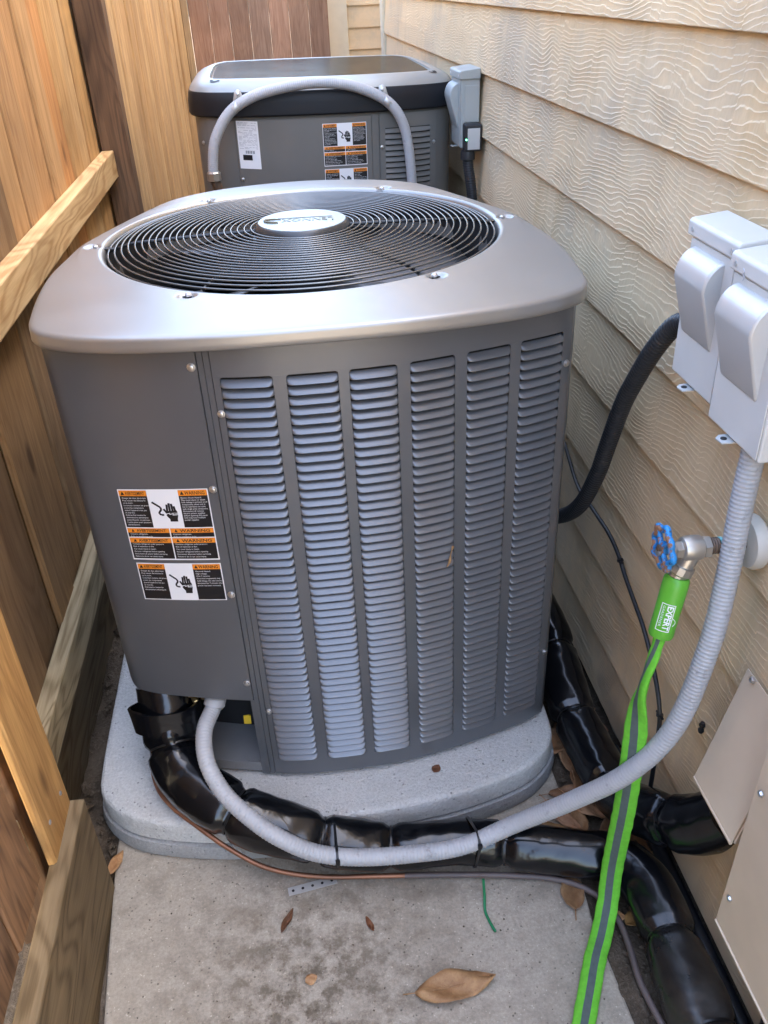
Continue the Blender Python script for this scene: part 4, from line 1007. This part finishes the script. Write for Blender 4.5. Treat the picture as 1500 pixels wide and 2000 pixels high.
m = MB(); m.lathe([(.0165, 0), (.0175, .001), (.0175, .010), (.0160, .011)], 6, RX(.577)); m.build('nut', 'steel', tp_, smooth=20)
m = MB(); m.lathe([(.0135, 0), (.0185, .003), (.0195, .012), (.0195, .022), (.0175, .030), (.014, .033)], 24, RX(.567))
sd_ = Vector((-.38, -.10, -.92)).normalized()
T_ = Matrix.Translation((.552, AY, AZ - .004)) @ sd_.to_track_quat('Z', 'Y').to_matrix().to_4x4()
m.lathe([(.016, 0), (.015, .022), (.0145, .030)], 24, T_); m.build('tap_body', 'steel', tp_, smooth=35)
m = MB(); m.lathe([(.0135, 0), (.014, .001), (.014, .011), (.0125, .0125)], 6, RX(.536)); m.build('packing_nut', 'steel', tp_, smooth=20)
m = MB(); m.lathe([(.0065, 0), (.0065, .026)], 12, RX(.524)); m.build('stem', 'steel', tp_, smooth=30)
wh = MB(); n = 96; P = []
for i in range(n + 1):
    a = 2 * math.pi * i / n; r = .0300 + .0030 * math.cos(8 * a); P.append((.507 + .0012 * math.cos(4 * a), AY + r * math.cos(a), AZ + .006 + r * math.sin(a)))
wh.tube(P, .0052, 10, cap=False)
for k in range(4):
    a = math.pi / 4 + k * math.pi / 2
    wh.tube([(.505, AY + .006 * math.cos(a), AZ + .006 + .006 * math.sin(a)), (.506, AY + .029 * math.cos(a), AZ + .006 + .029 * math.sin(a))], .0042, 8)
wh.lathe([(.0095, 0), (.0105, .002), (.0105, .008), (.008, .010)], 16, Matrix.Translation((.512, AY, AZ + .006)) @ Matrix.Rotation(R_(-90), 4, 'Y'))
wh.build('hand_wheel', 'wheel', tp_, smooth=50)
m = MB(); m.lathe([(.006, 0), (.006, .003), (.003, .005)], 8, Matrix.Translation((.502, AY, AZ + .006)) @ Matrix.Rotation(R_(-90), 4, 'Y')); m.build('wheel_screw', 'oldpipe', tp_)
# ---- flat green hose
hz = thing('garden_hose', 'flat lime green hose with grey stripe hanging from the tap', 'hose', (.5, .93, 0))
o_ = Vector((.552, AY, AZ - .004)) + sd_ * .026
T_ = Matrix.Translation(o_) @ sd_.to_track_quat('Z', 'Y').to_matrix().to_4x4()
m = MB(); prf = []
for i, (r, z) in enumerate(((.0165, 0), (.0185, .001), (.0185, .013), (.0165, .015), (.0145, .016), (.0145, .021))): prf.append((r, z))
m.lathe(prf, 12, T_); m.build('coupling', 'steel', hz, smooth=20)
gd = Vector((-.20, -.16, -.97)).normalized(); g0 = o_ + sd_ * .018
T_ = Matrix.Translation(g0) @ gd.to_track_quat('Z', 'Y').to_matrix().to_4x4()
m = MB(); m.lathe([(.010, 0), (.0165, .0015), (.0192, .006), (.0197, .02), (.0192, .06), (.0192, .100), (.0180, .1035), (.0165, .104), (.012, .1035)], 36, T_, True); grip = m.build('grip', 'greengrip', hz, smooth=40)
g1 = g0 + gd * .104
# brand panel on the grip: white outlined box with lettering, facing the camera
camv = (Vector((0, 0, 1.56)) - (g0 + gd * .05)); camv = (camv - gd * camv.dot(gd)).normalized(); side = gd.cross(camv).normalized()
def on_grip(l, c, e=0.0):                                   # l along the grip (downwards), c across (arc)
    a = c / .0193; return tuple(g0 + gd * l + camv * (.0195 + e) * math.cos(a) + side * (.0195 + e) * math.sin(a))
m = MB()
for (l0, l1, c0, c1_) in ((.042, .0432, -.0105, .0105), (.0868, .088, -.0105, .0105), (.042, .088, -.0105, -.0093), (.042, .088, .0093, .0105)):
    vs = []; k = 6
    for i in range(k + 1):
        c = c0 + (c1_ - c0) * i / k; vs += [on_grip(l0, c, .0004), on_grip(l1, c, .0004)]
    m.add(vs, [(2 * i, 2 * i + 1, 2 * i + 3, 2 * i + 2) for i in range(k)])
m.build('logo_frame', 'white', grip, smooth=60)
text('EXPERT', .0125, lambda x, y, z: on_grip(.0445 + x, -(y - .0005), .0005), 'white', grip, .95, .0003, 0, 'lettering')
text('GARDENER', .0052, lambda x, y, z: on_grip(.0455 + x, -(y - .0075), .0005), 'white', grip, 1.25, .0, 0, 'lettering', 1.1)
m = MB(); m.tube([on_grip(.064 + .0011 * i, -.0110 - .0045 * math.sin(i / 12 * math.pi) - .0002 * i, .0005) for i in range(13)], .0005, 6); m.build('logo_leaf', 'white', grip)
HP = [tuple(g1 - gd * .01), tuple(g1 + gd * .03), (.4965, .936, .560), (.4965, .930, .430), (.498, .930, .30), (.4985, .936, .19), (.497, .936, .105), (.487, .912, .036), (.462, .868, .0150), (.434, .824, .0140), (.404, .768, .0140), (.372, .708, .0140), (.33, .62, .0140), (.25, .40, .0140), (.2, -.2, .0140)]
P = spl(HP, .006); L_ = np.arange(len(P)) * .006; n = 36
rad = [.0095 + .0105 * min(1, max(0, (l - .03) / .12)) + .0003 * math.sin(l * 190) + .0003 * math.sin(l * 133) for l in L_]
tw = [.2 + 1.35 * math.exp(-((l - .10) / .07) ** 2) + .25 * math.sin(l * 4.3) + 1.0 / (1 + math.exp(-(l - .62) / .05)) * .0 for l in L_]
flat = [.55 - .2 * min(1, max(0, (l - .04) / .12)) for l in L_]
m = MB(); m.tube(P, rad, n, True, flat, up=(1, -.25, 0), twist=tw, matf=lambda i, j: 1 if j in (7, 8, 9, 10, 25, 26, 27, 28) else 0)
m.build('hose_sleeve', ['hosegreen', 'hosegrey'], hz, smooth=60)

# ================================================================== LEAVES AND LITTER
def leaf_mesh(L_, W_, curl, cup, seed, jag=.06):
    r = np.random.default_rng(seed); m = MB(); vs = []; fs = []; nx, ny = 14, 6
    for i in range(nx + 1):
        t_ = i / nx; hw = W_ / 2 * (math.sin(math.pi * t_ ** .85) ** .8 if 0 < t_ < 1 else 0) + .0004
        for j in range(ny + 1):
            q = -1 + 2 * j / ny; jg = 1 + (r.random() - .5) * jag * 2 if abs(q) == 1 else 1
            x = (t_ - .5) * L_; y_ = q * hw * jg
            z = curl * (2 * t_ - 1) ** 2 * L_ + cup * abs(q) ** 1.5 * hw + .0035 * math.sin(9 * t_ + 3 * q + seed) * (L_ / .1) + .001
            vs.append((x, y_, z))
    for i in range(nx):
        for j in range(ny): k = i * (ny + 1) + j; fs.append((k, k + 1, k + ny + 2, k + ny + 1))
    m.add(vs, fs)
    if L_ > .055: m.tube([(-.5 * L_ - .022, .002, curl * L_ + .001), (-.5 * L_, 0, curl * L_ + .0015), (0, 0, .0018), (.45 * L_, 0, curl * L_ * .8 + .0015)], [.0011, .0011, .0008, .0003], 5)
    return m
LG = 'dry leaves gathered between pad and wall'
def leaf(loc, L_, W_, rz, col, label, curl=.10, cup=.25, tilt=(0, 0), seed=1, group=None):
    m = leaf_mesh(L_, W_, curl, cup, seed); o = m.build('fallen_leaf', 'leaf', None, smooth=60, org=(0, 0, 0), solid=.0006)
    zmin = min(v[2] for v in m.v); o.location = (loc[0], loc[1], loc[2] - zmin + .0008); o.rotation_euler = (tilt[0], tilt[1], rz); o.color = (*col, 1)
    tag(o, label, 'leaf', group)
leaf((.172, .818, .001), .150, .058, R_(4), (1.05, 1.0, .95), 'large tan dry leaf lying alone on the open concrete', .05, .12, (0, 0), 1)
leaf((-.128, .992, .001), .052, .014, R_(62), (.42, .33, .34), 'narrow dark brown curled leaf on the concrete', .08, .8, (0, 0), 2)
leaf((.031, .962, .001), .034, .011, R_(110), (.55, .38, .36), 'small reddish leaf scrap on the concrete', .1, .6, (0, 0), 3)
leaf((-.088, .872, .001), .024, .020, R_(20), (1.35, 1.3, 1.3), 'pale wood chip on the stained concrete', .0, .05, (0, 0), 4)
leaf((.212, 1.232, .1015), .024, .019, R_(50), (.42, .30, .30), 'dark brown leaf fragment on the pale pad', .05, .15, (0, 0), 5)
leaf((.438, .968, .001), .085, .046, R_(80), (.72, .68, .66), 'pointed brown leaf tucked under the thin brown tube', .08, .3, (0, 0), 6)
leaf((-.484, 1.178, .002), .062, .022, R_(72), (1.2, 1.1, 1.0), 'pale leaf standing in the gap beside the kickboard', .02, .3, (.3, .1), 7)
leaf((.508, .905, .002), .034, .022, R_(-20), (1.3, 1.2, 1.1), 'small pale leaf beside the hose where the tube bends', .02, .2, (0, 0), 8)
leaf((.538, .895, .004), .05, .03, R_(30), (.8, .75, .5), 'mottled leaf under the bend of the thin tube', .1, .3, (0, 0), 9)
spots = [(.455, 1.165, 20), (.50, 1.115, 70), (.525, 1.15, -30), (.535, 1.20, 100), (.50, 1.20, 10), (.545, 1.245, 60), (.528, 1.29, 95), (.47, 1.13, -50), (.515, 1.07, 15), (.44, 1.11, -15), (.555, 1.09, 40), (.60, 1.13, -70), (.615, 1.20, 80), (.62, 1.28, 20), (.625, 1.36, 100), (.61, 1.44, -40), (.625, 1.52, 75), (.60, 1.08, 30), (.535, 1.36, 85), (.515, 1.33, 60), (.58, 1.02, 0), (.615, 1.06, 110)]
for k, (x_, y_, r_) in enumerate(spots):
    v = random.uniform(.6, 1.15)
    leaf((x_, y_, .004 + .004 * (k % 4)), random.uniform(.06, .105), random.uniform(.030, .046), R_(r_ + random.uniform(-20, 20)), (v, v * random.uniform(.85, 1.0), v * random.uniform(.8, 1.05)),
         'brown dry leaf in the drift on the soil between pad and siding', random.uniform(.03, .14), random.uniform(.1, .5), (random.uniform(-.25, .25), random.uniform(-.2, .2)), 20 + k, LG)
# dried twig stuck in the louvres
a = cab.p(.205, .012); m = MB()
m.tube(spl([(*cab.p(.199, .010), .617), (*cab.p(.2035, .014), .632), (*cab.p(.2055, .013), .645), (*cab.p(.211, .011), .662)], .004), [.0008 + .002 * math.sin(i * .45) ** 2 for i in range(len(spl([(*cab.p(.199, .010), .617), (*cab.p(.2035, .014), .632), (*cab.p(.2055, .013), .645), (*cab.p(.211, .011), .662)], .004)))], 6)
tw_ = m.build('leaf_scrap', 'leaf', None); tag(tw_, 'shrivelled tan leaf scrap caught in the condenser louvres', 'leaf')
# pebbles and crumbs
def crumbs(name, spots, mat, label, cat):
    m = MB()
    for (x_, y_, z_, s_) in spots:
        q = [Vector((random.gauss(0, 1), random.gauss(0, 1), random.gauss(0, .7))).normalized() * s_ * random.uniform(.7, 1.2) for _ in range(6)]
        o = [(x_ + d.x, y_ + d.y, z_ + d.z * .6 + s_ * .4) for d in (Vector((1, 0, 0)) * s_, Vector((0, 1, 0)) * s_, Vector((-1, .2, 0)) * s_, Vector((.1, -1, 0)) * s_, Vector((.1, 0, 1)) * s_, Vector((0, .1, -1)) * s_)]
        o = [tuple(np.array(p) + np.array(d) * .35) for p, d in zip(o, q)]
        m.add(o, [(0, 1, 4), (1, 2, 4), (2, 3, 4), (3, 0, 4), (1, 0, 5), (2, 1, 5), (3, 2, 5), (0, 3, 5)])
    o = m.build(name, mat, None, smooth=0); tag(o, label, cat); stuff(o)
random.seed(5)
crumbs('soil_crumbs', [(random.uniform(-.595, -.475), random.uniform(1.14, 2.2), -.014, random.choice((.003, .005, .008, .012))) for _ in range(260)] + [(random.uniform(.475, .64), random.uniform(.7, 1.7), -.008, random.choice((.002, .004, .006, .008))) for _ in range(200)], 'dirt', 'loose soil crumbs in the gaps beside the slab', 'soil')
crumbs('grit', [(random.uniform(-.44, .46), random.uniform(.7, 1.14), .0004, random.choice((.0008, .001, .0012, .002))) for _ in range(130)], 'dirt', 'dark grit scattered over the concrete', 'grit')
# dead wasp-like scrap and nail heads on the siding are part of the wall
m = MB(); m.lathe([(.004, -.012), (.006, -.006), (.003, 0), (.006, .005), (.004, .012)], 8, Matrix.Translation((.651, .992, .405))); m.build('dirt_spot', 'core', house)

# ------------------------------------------------------------------ lettering -> mesh, wrapped onto its surface
tmp = []
for (body, size, fn, mat, parent, sx, bold, depth, name, spacing) in TEXTS:
    c = bpy.data.curves.new('t', 'FONT'); c.body = body; c.size = size; c.offset = bold; c.resolution_u = 2; c.space_character = spacing
    o = bpy.data.objects.new('t', c); COL.objects.link(o); tmp.append(o)
dg = bpy.context.evaluated_depsgraph_get(); dg.update()
for o, (body, size, fn, mat, parent, sx, bold, depth, name, spacing) in zip(tmp, TEXTS):
    me = bpy.data.meshes.new_from_object(o.evaluated_get(dg))
    V = [v.co.copy() for v in me.vertices]; F = [tuple(p.vertices) for p in me.polygons]
    if F:
        if sx < 0: sx = -sx / max(v.x for v in V)
        m = MB(); m.add([fn(v.x * sx, v.y, 0.0) for v in V], F); t_ = m.build(name, mat, parent, smooth=0)
        if depth: 
            md = t_.modifiers.new('s', 'SOLIDIFY'); md.thickness = depth; md.offset = 0
    bpy.data.meshes.remove(me)
for o in tmp:
    c = o.data; bpy.data.objects.remove(o); bpy.data.curves.remove(c)
